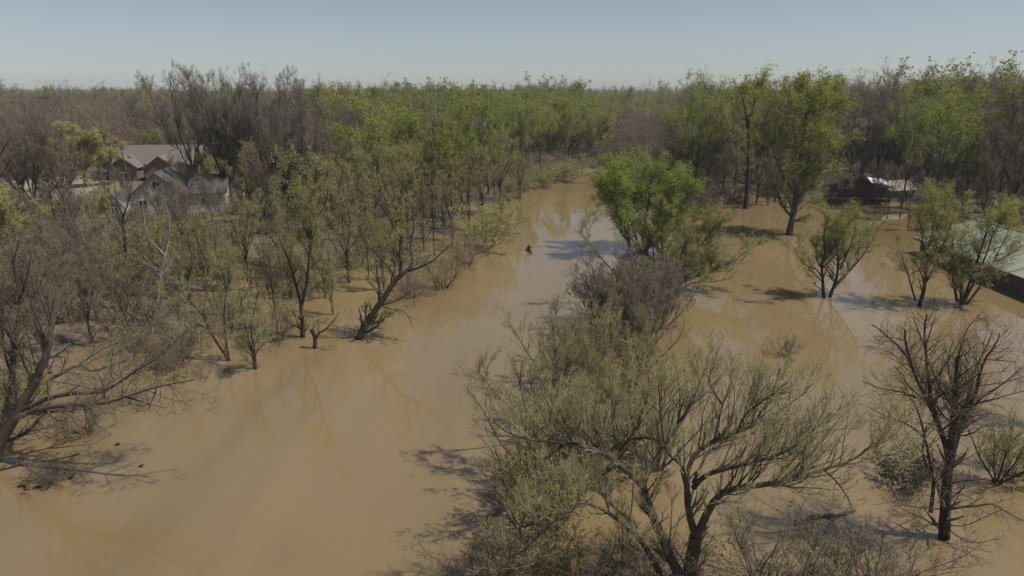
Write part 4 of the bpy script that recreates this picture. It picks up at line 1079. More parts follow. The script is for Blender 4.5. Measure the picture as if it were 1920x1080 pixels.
at('shrubbare1', 920, 1095, 975, 'leafless bush at the bottom edge beside open river', None, 1.3)
at('shrubbare0', 1010, 1100, 975, 'leafless bush second from the left along the bottom edge', None, 1.5)
at('shrubbare0', 1098, 1112, 985, 'leafless bush just left of the thin sapling', None, 1.4)
at('shrubbare0', 1440, 1105, 935, 'leafless bush just right of the largest tree trunk', None, 1.3)
at('shrubbare1', 1225, 1125, 1000, 'leafless bush at the foot of the largest tree', None, 1.3)
at('shrubbare1', 1640, 1108, 965, 'wide grey bush at the bottom edge left of the dead tree', None, 1.35)
at('shrubbare0', 1560, 1120, 990, 'small bush between two wider ones along the bottom edge', None, 1.0)
at('shrubbare1', 1475, 668, 622, 'tiny leafless sprig standing alone in the flooded field', None, 1.0)
at('darkbush', 1690, 905, 848, 'dark evergreen bush in water left of the dead tree', None, 1.3)
at('willow0', 1868, 905, 715, 'green leafed bush behind the dead tree', None, .85)
at('bare1', 1960, 800, 600, 'bare tree cut by the right edge beside the dead tree', None, 1.0)
at('shrubgreen0', 1895, 890, 800, 'low green shrub at the right edge behind the dead tree', None, 1.2)

# ---- left bank, near rows
G = 'trees in the flooded left bank'
for key, u, v, vt, lab, w in (
    ('bare1', 95, 700, 460, 'brown bare tree rising behind the long low limbs', 1.0),
    ('bare0', 175, 650, 455, 'dense grey bare crown left of the white limbed tree', .9),
    ('bare2', 20, 660, 425, 'bare tree behind the vine hung trunk', .9),
    ('slim0', 130, 600, 420, 'thin grey tree above the yellow weeping one', .9),
    ('olive1', 215, 580, 440, 'low olive tinted tree at the foot of the straight dark trunk', .95),
    ('olive0', 355, 560, 410, 'olive tree behind the thin left leaning trunk', .8),
    ('slim1', 410, 560, 375, 'twin slender stems below the grey gabled house', .8),
    ('olive1', 470, 545, 360, 'olive tree with slanting stems right of the twin slender ones', .7),
    ('olive0', 655, 530, 292, 'broad olive crown nearest the leaning black trunk', .8),
    ('olive1', 590, 520, 268, 'tallest rounded olive crown on the left bank', .92),
    ('slim0', 505, 560, 385, 'slender tree just left of the tallest olive crown', .8),
    ('olive0', 525, 500, 320, 'olive crown partly hidden behind the tallest rounded one', .8),
    ('olive1', 740, 500, 300, 'thin olive tree behind the snapped stub', .7),
    ('slim1', 700, 525, 340, 'twin thin stems between olive crown and river', .8),
    ('slim0', 815, 480, 265, 'slender tree nearest the river bank above the leaning trunk', .8),
    ('olive0', 625, 590, 470, 'small olive tree between stump and leaning black trunk', .8),
    ('slim0', 880, 440, 255, 'slender tree above the river where the pink blossom shows', .8),
    ('olive1', 300, 560, 400, 'low olive tinted tree right of the straight dark trunk', .9),
    ('bare0', 110, 560, 380, 'grey bare tree below the pale drive', .85),
    ('slim1', 60, 555, 395, 'thin twin stems right of the lower yellow willow', .9),
    ('bare1', 165, 530, 395, 'bare brown tree in front of the pale drive', .85),
    ('bare2', 270, 480, 372, 'purplish bare tree at the left corner of the grey house', .8),
    ('bare0', 345, 470, 352, 'bare tree covering the right part of the grey gable', .8),
    ('bare2', 385, 455, 340, 'purplish bare tree before the white side wing', .75),
    ('slim0', 460, 470, 330, 'leaning slender tree below the tall bare group', .9),
    ('olive1', 905, 432, 262, 'olive tree at the river edge just above the olive shrubs', .75),
    ('olive0', 850, 450, 285, 'pale olive tree behind the pink blossoming shrub', .75),
    ('cotton2', 880, 412, 200, 'tall thin green tree rising over the left river edge', .75),
    ('olive1', 940, 402, 240, 'olive tree nearest the river bend on the left bank', .8),
    ('cotton0', 835, 430, 215, 'tall thin green tree behind the bare shrub with black foot', .75),
    ('olive0', 795, 470, 295, 'olive tree between the slender one and the snapped stub', .8),
    ('olive1', 765, 452, 262, 'olive tree behind the thin one by the snapped stub', .8),
    ('olive0', 690, 440, 275, 'olive crown behind the yellow green shrub', .8),
    ('olive1', 640, 452, 285, 'olive crown right behind the broad one nearest the leaning black trunk', .8),
    ('olive0', 545, 560, 430, 'low olive tree at the left foot of the dark forked tree', .9),
    ('olive1', 430, 590, 455, 'low olive tree behind the left leaning thin trunk', .9),
    ('bare0', 240, 640, 490, 'grey bare tree between the white limbed tree and the long low limbs', .95),
    ('olive1', 385, 545, 400, 'olive tree behind the grey water patch', .85),
    ('slim0', 520, 620, 430, 'slender tree between the V shaped one and the stump', .85),
    ('bare1', 335, 600, 470, 'low brown bare tree left of the grey water patch', .9),
    ('olive0', 610, 560, 405, 'olive tree right behind the dark forked one', .8),
    ('slim1', 545, 540, 370, 'twin thin stems left behind the dark forked tree', .8),
    ('bare0', 185, 600, 450, 'grey bare tree above the tips of the upper low limb', .9),
    ('olive1', 720, 545, 400, 'olive tree standing in shallow water behind the leaning black trunk', .75),
    ('olive0', 975, 378, 250, 'olive tree on the bank where the river starts to bend', .8)):
    at(key, u, v, vt, lab, G, w)
G = 'shrubs in the flooded left bank'
for key, u, v, vt, lab, w in (
    ('shrubgreen1', 362, 500, 432, 'bright green shrub below the grey gabled house', 1.4),
    ('shrubgreen1', 395, 540, 478, 'second bright green shrub closer to the water patch', 1.3),
    ('shrubgreen0', 250, 545, 478, 'green shrub at the foot of the straight dark trunk', 1.2),
    ('shrubgreen1', 705, 450, 398, 'yellow green shrub behind the leaning black trunk', 1.4),
    ('pink', 843, 432, 398, 'small pink blossoming shrub near the river', .8),
    ('shrubgreen0', 905, 470, 385, 'olive shrub leaning over the river edge', 1.3),
    ('shrubbare0', 872, 498, 420, 'bare shrub with black foot at the river edge', 1.2),
    ('shrubgreen0', 935, 440, 370, 'olive shrub at the bend of the river edge', 1.2),
    ('shrubbare0', 828, 540, 460, 'thin bare shrub right of the leaning black trunk', 1.2),
    ('shrubbare1', 770, 560, 490, 'low bare shrub right beside the leaning black trunk', 1.2),
    ('shrubbare1', 520, 640, 560, 'bare shrub left of the stump', 1.2),
    ('shrubbare0', 440, 610, 540, 'bare shrub between the two leaning thin trunks', 1.3),
    ('shrubbare0', 160, 810, 745, 'sparse twigs under the long low limbs', 1.4),
    ('shrubbare1', 330, 690, 630, 'bare shrub at the tips of the long low limbs', 1.5),
    ('shrubgreen0', 50, 770, 680, 'leafy shrub at the foot of the vine hung trunk', 1.1),
    ('shrubbare1', 100, 905, 850, 'low twigs in the water below the thick leaning trunk', 1.6)):
    at(key, u, v, vt, lab, G, w)

# ---- left, around the houses
G = 'trees around the houses'
for key, u, v, vt, lab, w in (
    ('rust0', 45, 398, 205, 'large rust budded crown with slanting limbs at the left edge', 1.0),
    ('rust1', 115, 392, 262, 'rust tinged tree left of the upper yellow willow', 1.0),
    ('yellow', 160, 352, 228, 'upper yellow weeping tree left of the tan roofed house', .95),
    ('yellow', -5, 520, 330, 'lower yellow weeping tree cut by the left edge', .75),
    ('evergreen', 212, 335, 245, 'dark green tree at the left corner of the tan roof', 1.5),
    ('olive0', 206, 330, 222, 'golden green tree rising behind the dark green one', .9),
    ('yellow', 395, 378, 282, 'small yellow tree at the right end of the tan roof', .45),
    ('yellow', 433, 388, 226, 'narrow yellowish crown in front of the tall bare group', .42),
    ('vase0', 374, 384, 118, 'leftmost of the tallest bare trees beside the grey house', .92),
    ('vase1', 428, 392, 122, 'second of the tallest bare trees from the left', .8),
    ('vase2', 456, 388, 128, 'third of the tallest bare trees from the left', .85),
    ('vase0', 505, 385, 122, 'rightmost of the tallest bare trees beside the grey house', .85),
    ('bare2', 205, 410, 300, 'bare tree before the left half of the tan roof', .6),
    ('yellow', 205, 420, 362, 'small yellow bush tree left of the porch wing', .6),
    ('evergreen', 548, 320, 200, 'darkest evergreen tree behind the tall bare group', 1.7),
    ('vase1', 586, 300, 140, 'lone bare crown above the skyline right of the tallest bare group', .7),
    ('vase2', 275, 300, 160, 'bare crown touching the skyline behind the tan roof', .7),
    ('vase0', 655, 296, 150, 'bare crown above the skyline left of the broad bright green one', .6),
    ('cotton0', 105, 262, 160, 'green tipped crown on the skyline at far left', .8),
    ('vase1', 822, 285, 152, 'thin bare crown above the skyline right of the broad bright green one', .6),
    ('bare1', 540, 400, 240, 'leaning pale tree right of the tall bare group', .8),
    ('bare2', 312, 436, 338, 'purplish bare tree before the middle of the grey gable', .8),
    ('bare0', 350, 428, 318, 'bare tree hiding the roof of the side wing', .85),
    ('bare1', 402, 432, 330, 'bare tree hiding the right end of the side wing', .8),
    ('bare0', 300, 425, 336, 'grey bare tree before the lower left part of the gable', .8),
    ('slim1', 338, 440, 330, 'twin thin stems before the right end of the grey gable', .8),
    ('bare1', 240, 395, 312, 'bare tree at the left roof edge of the grey house', .6),
    ('bare2', 262, 440, 345, 'bare tree hiding the porch wing', .8),
    ('rust0', 330, 350, 284, 'rust budded tree hiding the right end of the tan roof', .8),
    ('bare0', 80, 440, 335, 'bare tree at the near edge of the pale drive', .9),
    ('bare1', 140, 455, 345, 'brown bare tree at the right part of the near drive edge', .9),
    ('bare2', 30, 470, 350, 'bare tree right behind the lower yellow weeping tree', .8)):
    at(key, u, v, vt, lab, G, w)

# ---- middle distance, beyond the river bend
G = 'leafing trees beyond the river bend'
for key, u, v, vt, lab, w in (
    ('lush0', 716, 400, 160, 'broad bright green crown left of the bend', 1.05),
    ('lush1', 770, 385, 195, 'pale green crown just right of the broad bright one', .8),
    ('slim1', 798, 388, 160, 'leaning dark stemmed tree left of the far green row', 1.0),
    ('cotton2', 860, 372, 175, 'thin green crown above the river bank', .8),
    ('lush0', 932, 340, 152, 'tall narrow green crown standing out of the far row', .7),
    ('bare1', 900, 355, 205, 'grey bare tree between two green crowns on the bank', .8),
    ('lush1', 985, 326, 178, 'green crown right of the tall narrow one', .75),
    ('lush0', 1012, 322, 182, 'forked green tree at the middle of the far row', .75),
    ('cotton1', 1058, 316, 182, 'green tree with dark crooked stem in the far row', .8),
    ('lush0', 1108, 312, 186, 'rightmost green tree before the dark gap', .8),
    ('lush0', 1300, 372, 160, 'green tree just right of the dark gap', .85),
    ('lush1', 1352, 380, 178, 'dense green tree left of the tall straight trunked one', .7),
    ('bare1', 1340, 392, 260, 'brown bare tree low between tall trunks', .9),
    ('bare0', 1440, 385, 240, 'bare tree between the two tallest trunks', .8),
    ('vase1', 1418, 382, 150, 'dark second trunk beside the tall straight one', .6),
    ('slim0', 1376, 400, 210, 'thin dark trunk left of the tall straight one', .8),
    ('cotton0', 1452, 378, 150, 'tall green crown behind the slanting trunk', .8),
    ('cotton2', 1545, 372, 215, 'low green crown touching the cabin roof', .6),
    ('vase2', 1612, 330, 165, 'purple brown bare tree above the cabin', .62),
    ('vase0', 1655, 322, 124, 'roundest bare grey crown on the skyline above the cabin', .6),
    ('vase1', 1590, 335, 182, 'row of thin trunks directly behind the cabin', .5),
    ('lush1', 1690, 388, 170, 'left half of the double bright green crown', .7),
    ('lush0', 1745, 402, 148, 'right half of the double bright green crown', .95),
    ('lush1', 1805, 392, 185, 'yellow green crown right of the double bright one', .75),
    ('vase2', 1720, 330, 138, 'bare grey crown on the skyline right of the roundest', .6),
    ('bare1', 1640, 395, 300, 'small bare tree hiding the cabin steps', .6),
    ('bare2', 1702, 432, 330, 'dark stemmed bare tree right of the shed', .7),
    ('bare0', 1840, 400, 240, 'bare tree with slanting stems behind the pale green roof', .8),
    ('bare1', 1895, 395, 160, 'bare brownish tree at the right edge behind the roof', .8),
    ('lush0', 1420, 372, 140, 'airy green crown between the straight trunk and the slanting one', .85),
    ('lush1', 1325, 366, 168, 'airy green crown second right of the dark gap', .8),
    ('cotton1', 1520, 366, 132, 'tall green crown behind the right limbs of the slanting tree', .8),
    ('cotton0', 1875, 380, 140, 'tall thin green crown nearest the right edge', .8),
    ('cotton2', 1835, 372, 150, 'tall thin green crown right of the double bright one', .8),
    ('slim0', 1588, 392, 292, 'slender tree before the middle of the cabin', .8),
    ('slim1', 1562, 390, 285, 'twin slender stems before the left post of the cabin', .8),
    ('bare2', 1665, 400, 300, 'bare tree before the right end of the cabin', .7),
    ('field0', 1765, 430, 340, 'green tree touching the far end of the pale green roof', 1.0),
    ('field1', 1880, 440, 352, 'green tree behind the ridge of the pale green roof', 1.1)):
    at(key, u, v, vt, lab, G, w)
G = 'shrubs along the bend'
for key, u, v, vt, lab, w in (
    ('shrubgreen0', 1062, 342, 290, 'green shrub leaning over the bend from the left', 1.4),
    ('shrubgreen0', 1015, 352, 308, 'green shrub at the outer side of the bend', 1.4),
    ('shrubgreen0', 965, 370, 322, 'yellow green shrub left along the bend', 1.4),
    ('shrubgreen1', 1225, 345, 262, 'wide green shrub tree at the inner side of the bend', 1.0),
    ('shrubgreen0', 1268, 372, 300, 'olive shrub right of the wide green one', 1.2),
    ('shrubbare1', 1320, 405, 335, 'bare grey shrub at the edge of the flooded field', 1.4),
    ('shrubbare0', 1535, 380, 335, 'bare shrub left of the cabin deck', 1.0)):
    at(key, u, v, vt, lab, G, w)

# ---- woods: the nearest of the scattered trees stand as individuals, the rest is one mass
BLOCK = [(150, 480, 195, 128), (1520, 1760, 134, 500)]
def woods(n_try, ylo, yhi, gap):
    y = np.sqrt(rng.uniform(ylo ** 2, yhi ** 2, n_try)); a = rng.uniform(-.86, .86, n_try); x = y * a
    ok = flood_sd(x, y) < -1.0
    u, v = project(np.stack([x, y, 0 * x], 1))
    ok &= ~((u > 130) & (u < 470) & (y < 178)) & ~((u > 1530) & (u < 1730) & (y < 150)) & ~((x > 53) & (x < 75) & (y < 96))
    ok &= ~((u > 0) & (u < 240) & (y < 172) & (y > 125)) & ~((u > 1118) & (u < 1268) & (y < 275)) & ~((u > 940) & (u < 1130) & (y < 205))
    x, y = x[ok], y[ok]
    cell, keep = {}, []
    px = [p[:2] for p in PLACED]
    def key(a, b): return (int(a // gap), int(b // gap))
    for p in px: cell.setdefault(key(*p), []).append(p)
    for i in range(len(x)):
        kx, ky = key(x[i], y[i]); bad = False
        for a in (-1, 0, 1):
            for b in (-1, 0, 1):
                for q in cell.get((kx + a, ky + b), ()):
                    if (q[0] - x[i]) ** 2 + (q[1] - y[i]) ** 2 < gap * gap: bad = True; break
                if bad: break
            if bad: break
        if not bad:
            cell.setdefault((kx, ky), []).append((x[i], y[i])); keep.append(i)
    return x[keep], y[keep]
def kind_at(x, y):
    """which sort of tree grows where: greener right and middle, bare and rusty on the left"""
    u = 960 + F * x / (y * math.cos(PITCH) + CAM_H * math.sin(PITCH))
    n = math.sin(x * .045 + 1) + math.sin(y * .037 + x * .02) + rng.normal() * .7
    r = rng.uniform()
    if u < 560:
        if y > 380: return ('olive', 'bare', 'olive', 'cotton')[int(r * 4)] if n > -.2 else ('vase', 'bare', 'rust', 'bare', 'olive')[int(r * 5)]
        return ('vase', 'bare', 'rust', 'bare', 'bare', 'olive')[int(r * 6)]
    if 1120 < u < 1270: return ('bare', 'bare', 'bare', 'slim', 'olive')[int(r * 5)] if y < 360 else ('olive', 'cotton', 'bare', 'vase', 'olive')[int(r * 5)]
    if u < 1120: return ('cotton', 'cotton', 'bare', 'olive', 'olive')[int(r * 5)] if n > -.6 else ('vase', 'bare', 'olive', 'slim', 'cotton')[int(r * 5)]
    if 1560 < u < 1680 and y < 330: return ('vase', 'bare', 'vase', 'bare', 'bare', 'olive')[int(r * 6)]
    if 1270 < u < 1560 and y < 300: return ('cotton', 'bare', 'olive', 'vase', 'cotton', 'slim')[int(r * 6)]
    return ('cotton', 'olive', 'olive', 'vase', 'cotton')[int(r * 5)] if n > -.5 else ('vase', 'bare', 'olive', 'bare', 'cotton')[int(r * 5)]
HT = dict(vase=(17, 21.5), bare=(13, 17.5), rust=(12, 15), olive=(12, 16), cotton=(15, 20), slim=(12, 16))
def tallness(x, y):
    u = 960 + F * x / (y * math.cos(PITCH) + CAM_H * math.sin(PITCH))
    low = .80 if 920 < u < 1300 and y < 400 else 1.0
    return low * (1.0 + .10 * math.sin(x * .021 + 1.1) + .07 * math.sin(y * .033 + x * .011) + .06 * math.sin(x * .06)) * (1.0 + .2 * min(max((u - 1480) / 150, 0), 1) * min(max((420 - y) / 150, 0), 1))
NV = dict(vase=3, bare=3, rust=2, olive=2, cotton=3, slim=2)
WORD = dict(vase='tall bare dark tree', bare='bare grey brown tree', rust='rust budded tree', olive='olive green tree', cotton='fresh green tree', slim='slender thin stemmed tree')
wx, wy = woods(26000, 96, 330, 5.2)
order = np.argsort(wy + np.abs(wx) * .1)
wx, wy = wx[order], wy[order]
n_trees = sum(1 for o in LABELLED if o['category'] == 'tree')
pick = []
rest = []
for x, y in zip(wx, wy):
    k = kind_at(x, y); H = rng.uniform(*HT[k]) * tallness(x, y)
    u, v = project([[x, y, H * .8]]); u = u[0]
    if -40 < u < 1960 and len(pick) < 296 - n_trees: pick.append((x, y, k, H, u))
    else: rest.append((x, y, k, H))
ZONES = [(-99, 205, 'beyond the pale drive at far left'), (205, 350, 'behind the tan roofed house'), (350, 560, 'behind the tallest bare group'), (560, 700, 'behind the tallest olive crown'),
         (700, 830, 'behind the broad bright crown'), (830, 960, 'behind the left river bank'), (960, 1130, 'in the far row past the bend'), (1130, 1270, 'in the dark gap past the bend'),
         (1270, 1400, 'right of the dark gap'), (1400, 1560, 'behind the slanting tall trunk'), (1560, 1720, 'behind the cabin'), (1720, 1850, 'behind the double bright crown'), (1850, 2050, 'at the far right edge')]
ORD = ['first', 'second', 'third', 'fourth', 'fifth', 'sixth', 'seventh', 'eighth', 'ninth', 'tenth', 'eleventh', 'twelfth', 'thirteenth', 'fourteenth', 'fifteenth', 'sixteenth', 'seventeenth', 'eighteenth', 'nineteenth', 'twentieth']
for zi, (a, b, where) in enumerate(ZONES):
    for k in HT:
        t = sorted([p for p in pick if a <= p[4] < b and p[2] == k], key=lambda p: p[4])
        for j, (x, y, _k, H, u) in enumerate(t):
            lab = '%s %s' % (WORD[k], where) if len(t) == 1 else ('%s from the left, %s %s' % (ORD[min(j, 19)], WORD[k], where))
            put(k + str(rng.integers(NV[k])), x, y, H, lab, 'woodland trees ' + where, rng.uniform(.8, 1.05))

# ---- the mass of woods and the undergrowth: scattered copies of light trees in one object each
def light(key, name, stems, levels, bark, twig, **kw):
    tr, cr = MB, MB
    a, b = build_tree(stems, levels, bark, twig, name=name, **kw)
    return (a, b)
def joined(pair, name):
    """trunk and crown of a light tree in one mesh, for scattering"""
    bm_v, mats, q = [], [], []
    me = bpy.data.meshes.new(name)
    co, fl, fm, tint, off = [], [], [], [], 0
    for p in pair:
        c = np.empty(len(p.vertices) * 3, np.float32); p.vertices.foreach_get('co', c)
        l = np.empty(len(p.loops), np.int32); p.loops.foreach_get('vertex_index', l)
        s = np.empty(len(p.polygons), np.int32); p.polygons.foreach_get('loop_start', s)
        m_ = np.empty(len(p.polygons), np.int32); p.polygons.foreach_get('material_index', m_)
        tt = np.empty(len(p.vertices), np.float32); p.attributes['tint'].data.foreach_get('value', tt)
        co.append(c); fl.append((l + off, s, m_ + len(mats))); tint.append(tt); off += len(p.vertices)
        mats += list(p.materials)
    me.vertices.add(off); me.vertices.foreach_set('co', np.concatenate(co))
    L = np.concatenate([f[0] for f in fl]); me.loops.add(len(L)); me.loops.foreach_set('vertex_index', L)
    S, o2 = [], 0
    for f in fl: S.append(f[1] + o2); o2 += len(f[0])
    S = np.concatenate(S); me.polygons.add(len(S)); me.polygons.foreach_set('loop_start', S.astype(np.int32))
    me.polygons.foreach_set('material_index', np.concatenate([f[2] for f in fl]).astype(np.int32))
    for m_ in mats: me.materials.append(m_)
    me.attributes.new('tint', 'FLOAT', 'POINT').data.foreach_set('value', np.concatenate(tint))
    me.update(calc_edges=True)
    for p in pair: bpy.data.meshes.remove(p)
    return me
def far_levels(s=1.0, up=.2, spread=46):
    return LV(dict(dens=.7 / s, t0=.25, ang=spread, ratio=.42, lmin=1.2 * s, lmax=6 * s, up=up, curl=.08, m=4, rr=.5, k=3),
              dict(dens=1.3 / s, t0=.12, ang=42, ratio=.5, lmin=.9 * s, lmax=2.8 * s, up=up, m=3, rr=.6, k=3, to='crown', also=0, rmin=.02),
              dict(dens=3.0 / s, t0=.08, ang=40, ratio=.7, lmin=.7 * s, lmax=1.6 * s, up=up, m=2, to='crown', spike=True, also=0))
FARKINDS = []
def far(key, H, kw, stems):
    kw = dict(kw); s = kw.pop('s'); up = kw.pop('up', .2); bark = kw.pop('bark', BARK); twig = kw.pop('twig')
    pr = build_tree(stems, far_levels(s, up), bark, twig, name='far_tree', side0=5, twig_r=.026, **kw)
    FARKINDS.append((key, joined(pr, 'far_tree'), H))
for i in range(2): far('vase', 24, dict(s=1.25, twig=(TWIG_GREY, TWIG_PURPLE)[i], up=.25, bark=BARK_DARK), vase_stems(24, .28, 6, (12, 32), .38, .2))
for i in range(2): far('bare', 17, dict(s=.95, twig=(TWIG_GREY, TWIG_PURPLE)[i], leaf=L_GREY, leaf_n=1, leaf_size=.3), vase_stems(17, .28, 6, (14, 44), .26, .3))
far('rust', 15, dict(s=.85, twig=TWIG_RUST, leaf=L_RUST, leaf_n=1, leaf_size=.3), vase_stems(15, .22, 7, (16, 46), .26, .3))
for i in range(2): far('olive', 16, dict(s=.9, twig=TWIG_OLIVE, leaf=L_OLIVE, leaf_n=3, leaf_size=.5, jit=.3), vase_stems(16, .25, 6, (14, 42), .26, .3))
for i in range(2): far('cotton', 22, dict(s=1.15, twig=TWIG_OLIVE, leaf=(L_GREEN, L_BRIGHT)[i], leaf_n=3, leaf_size=.62, jit=.4, leaf_lo=.2, leaf_hi=.3), vase_stems(22, .3, 5, (10, 32), .34, .25))
far('slim', 16, dict(s=.9, twig=TWIG_GREY, leaf=L_OLIVE, leaf_n=1, leaf_size=.3), pole_stems(16, .18, .05))

def scatter(name, meshes, pts, idx, scale, rot):
    """one object that sets instances of the given meshes on points"""
    coll = bpy.data.collections.new(name + '_kinds')
    for i, me in enumerate(meshes):
        o = bpy.data.objects.new('kind_%02d' % i, me); coll.objects.link(o)
    me = bpy.data.meshes.new(name); me.vertices.add(len(pts)); me.vertices.foreach_set('co', np.asarray(pts, np.float32).ravel())
    me.attributes.new('pick', 'INT', 'POINT').data.foreach_set('value', np.asarray(idx, np.int32))
    me.attributes.new('size', 'FLOAT_VECTOR', 'POINT').data.foreach_set('vector', np.asarray(scale, np.float32).ravel())
    me.attributes.new('turn', 'FLOAT_VECTOR', 'POINT').data.foreach_set('vector', np.asarray(rot, np.float32).ravel())
    me.update()
    ng = bpy.data.node_groups.new(name, 'GeometryNodeTree')
    ng.interface.new_socket('Geometry', in_out='INPUT', socket_type='NodeSocketGeometry')
    ng.interface.new_socket('Geometry', in_out='OUTPUT', socket_type='NodeSocketGeometry')
    gi, go = ng.nodes.new('NodeGroupInput'), ng.nodes.new('NodeGroupOutput')
    ip = ng.nodes.new('GeometryNodeInstanceOnPoints'); ci = ng.nodes.new('GeometryNodeCollectionInfo')
    ci.inputs['Collection'].default_value = coll; ci.inputs['Separate Children'].default_value = True; ci.inputs['Reset Children'].default_value = True
    ip.inputs['Pick Instance'].default_value = True
    def attr(n, t):
        a = ng.nodes.new('GeometryNodeInputNamedAttribute'); a.data_type = t; a.inputs['Name'].default_value = n; return a.outputs['Attribute']
    er = ng.nodes.new('FunctionNodeEulerToRotation')
    lk = ng.links.new
    lk(gi.outputs[0], ip.inputs['Points']); lk(ci.outputs[0], ip.inputs['Instance'])
    lk(attr('pick', 'INT'), ip.inputs['Instance Index']); lk(attr('size', 'FLOAT_VECTOR'), ip.inputs['Scale'])
    lk(attr('turn', 'FLOAT_VECTOR'), er.inputs[0]); lk(er.outputs[0], ip.inputs['Rotation'])
    lk(ip.outputs[0], go.inputs[0])
    o = struct(link(name, me), 'stuff')
    o.modifiers.new('scatter', 'NODES').node_group = ng
    return o

def woods_far(ylo, yhi, gap):
    ys = np.arange(ylo, yhi, gap); P = []
    for y in ys:
        xs = np.arange(-y * .9, y * .9, gap)
        P.append(np.stack([xs + rng.uniform(-.45, .45, len(xs)) * gap, y + rng.uniform(-.45, .45, len(xs)) * gap], 1))
    return np.concatenate(P)
F2 = np.concatenate([woods_far(332, 560, 8.0), woods_far(560, 900, 11.0), woods_far(900, 1900, 17.0)])
for x, y in F2:
    k = kind_at(x, y)
    rest.append((x, y, k, rng.uniform(*HT[k]) * rng.uniform(.88, 1.16) * tallness(x, y) * (1.0 - .17 * min(max((y - 330) / 200, 0), 1)) * (rng.uniform(1.15, 1.4) if rng.uniform() < .05 else 1.0)))
for _ in range(420):                    # low leafless growth where the river bends out of sight
    y = rng.uniform(196, 290); u = rng.uniform(1112, 1275); x = (u - 960) / F * (y * math.cos(PITCH) + CAM_H * math.sin(PITCH))
    if flood_sd(x, y) < -1: rest.append((x, y, 'bare', rng.uniform(4.5, 9.5) * (.7 + .5 * (y - 196) / 94)))
pts, ix, sc, rt = [], [], [], []
for (x, y, k, H), g in zip(rest, ground_z([r[0] for r in rest], [r[1] for r in rest])):
    c = [i for i, q in enumerate(FARKINDS) if q[0] == k]
    i = c[rng.integers(len(c))]; s = H / FARKINDS[i][2]; w = s * rng.uniform(.85, 1.2)
    pts.append((x, y, g - .1)); ix.append(i); sc.append((w, w, s)); rt.append((0, 0, rng.uniform(0, 6.28)))
scatter('distant_woods', [q[1] for q in FARKINDS], pts, ix, sc, rt)

# undergrowth on the banks and in the shallows
UG = []
for i in range(3):
    pr = build_tree(shrub_stems(7, 2.4), LV(dict(dens=2.2, t0=.1, ang=38, ratio=.5, lmin=.4, lmax=1.4, up=.3, m=3, rr=.6, k=3, to='crown', rmin=.008),
         dict(dens=4.5, t0=.05, ang=38, ratio=.8, lmin=.3, lmax=.9, up=.3, m=2, to='crown', spike=True)), BARK, (TWIG_GREY, TWIG_OLIVE, TWIG_PURPLE)[i],
         leaf=(L_GREY, L_OLIVE, L_GREY)[i], leaf_n=1, leaf_size=.13, name='brush', side0=3, twig_r=.011)
    UG.append(joined(pr, 'brush'))
n = 30000
y = np.sqrt(rng.uniform(34 ** 2, 235 ** 2, n)); x = y * rng.uniform(-.9, .9, n)
sd = flood_sd(x, y); u, v = project(np.stack([x, y, 0 * x], 1))
pr_ = np.where(sd < 0, .62, np.where(sd < 6, .5, np.where(sd < 14, .22, 0.0)))
pr_ = pr_ * np.clip(.6 + .5 * np.sin(x * .21 + 1.1 * np.sin(y * .13)) + .3 * np.sin(y * .33), .1, 1)
ok = rng.uniform(0, 1, n) < pr_
ok &= ~((u > 0) & (u < 240) & (y > 125) & (y < 178)) & ~((u > 200) & (u < 440) & (y > 108) & (y < 140)) & ~((u > 1530) & (u < 1720) & (y > 118) & (y < 150)) & ~((x > 52) & (x < 76) & (y < 97))
ok &= ~((x > 5) & (y < 125) & (sd > 0)) & ~((y > 95) & (sd > 1))
ok &= ~((u > 150) & (u < 430) & (y > 140) & (y < 186))
x, y = x[ok], y[ok]; g = ground_z(x, y); k = len(x)
s = rng.uniform(.6, 1.7, k)
scatter('undergrowth', UG, np.stack([x, y, np.maximum(g - .1, -.5)], 1), rng.integers(0, 3, k), np.stack([s * rng.uniform(.8, 1.3, k)] * 2 + [s], 1), np.stack([0 * x, 0 * x, rng.uniform(0, 6.28, k)], 1))

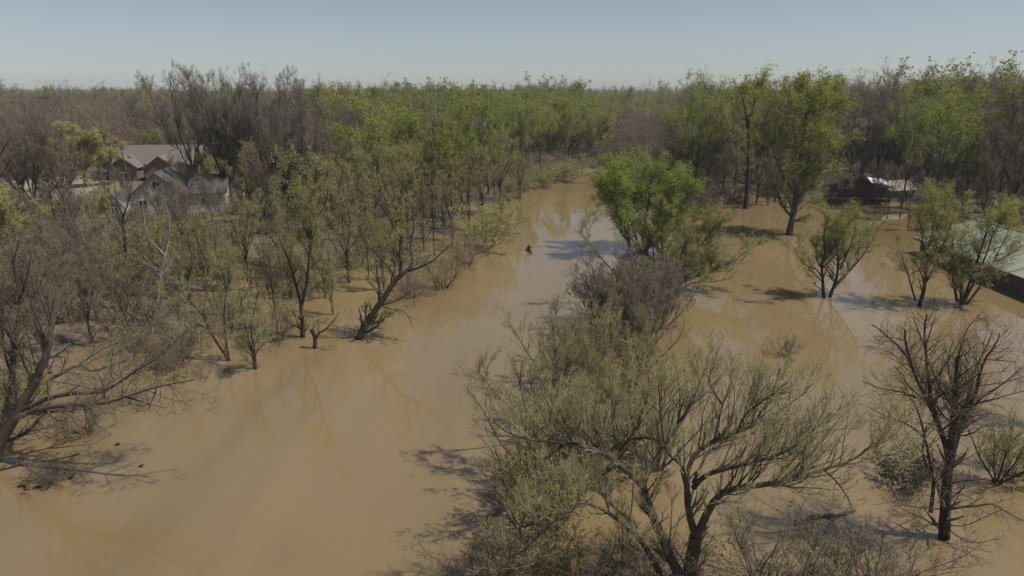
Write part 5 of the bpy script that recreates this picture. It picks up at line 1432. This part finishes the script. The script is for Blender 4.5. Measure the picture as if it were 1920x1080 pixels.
# ---- drift litter caught in the flooded bank
LT = MB(); n = 5200
y = np.sqrt(rng.uniform(34 ** 2, 120 ** 2, n)); x = y * rng.uniform(-.85, .1, n); sd = flood_sd(x, y)
ok = (sd > .3) & (sd < 14) & (rng.uniform(0, 1, n) < np.clip(1.2 - sd / 11, .04, 1)) & (np.sin(x * .7 + 2 * np.sin(y * .4)) > -.1)
c = np.stack([x[ok], y[ok], np.full(ok.sum(), .012)], 1); a = rng.uniform(0, 6.28, len(c)); L = rng.uniform(.08, .5, len(c))[:, None]
d = np.stack([np.cos(a), np.sin(a), 0 * a], 1)
LT.spikes(c - d * L, c + d * L, rng.uniform(.012, .035, len(c)), 0)
struct(link('drift_litter', LT.mesh('drift_litter', [TWIG_GREY])), 'stuff')

# ---- driftwood
def log(uv0, uv1, r, label, name='floating_log'):
    a, b = gp(*uv0), gp(*uv1); c = (a + b) / 2
    P = [a - c, (a - c) * .35 + [.1, .15, .05], (b - c) * .4 + [0, -.12, .02], b - c]
    mb = MB(); Pm = spline(P, 12)[None]; Rr = (r * np.linspace(1, .55, 12) * (1 + .12 * rng.normal(size=12)))[None]
    mb.tubes(Pm, Rr, 7)
    t = thing(name, label, 'log', (c[0], c[1], .03))
    link('stem', mb.mesh('log_stem', [BARK_PALE if r > .08 else BARK_DARK]), t)
    P2, R2 = grow(Pm, Rr, dens=1.3, t0=.2, ang=55, ratio=.3, lmin=.3, lmax=.8, up=.25, m=4, rr=.4)
    if len(P2):
        mb = MB(); mb.tubes(P2, R2, 3); struct(link('snags', mb.mesh('log_snags', [BARK_DARK]), t), 'stuff')
log((1493, 982), (1603, 958), .12, 'long pale floating log under the right limbs of the largest tree')
log((33, 914), (56, 918), .06, 'left piece of dark driftwood below the thick leaning trunk', 'driftwood')
log((62, 917), (80, 913), .06, 'right piece of dark driftwood below the thick leaning trunk', 'driftwood')
log((129, 899), (138, 893), .06, 'small driftwood afloat right of the two dark pieces', 'driftwood')
log((260, 876), (268, 875), .05, 'tiny driftwood farthest out on the open brown water', 'driftwood')
log((214, 836), (226, 833), .05, 'dark driftwood within the limb shadows at left', 'driftwood')
log((-5, 884), (150, 852), .05, 'thin bare branch lying along the water at the left edge', 'fallen_branch')

print('TRIS', TRIS, 'objects', len(bpy.data.objects), 'trees', sum(1 for o in LABELLED if o['category'] == 'tree'))
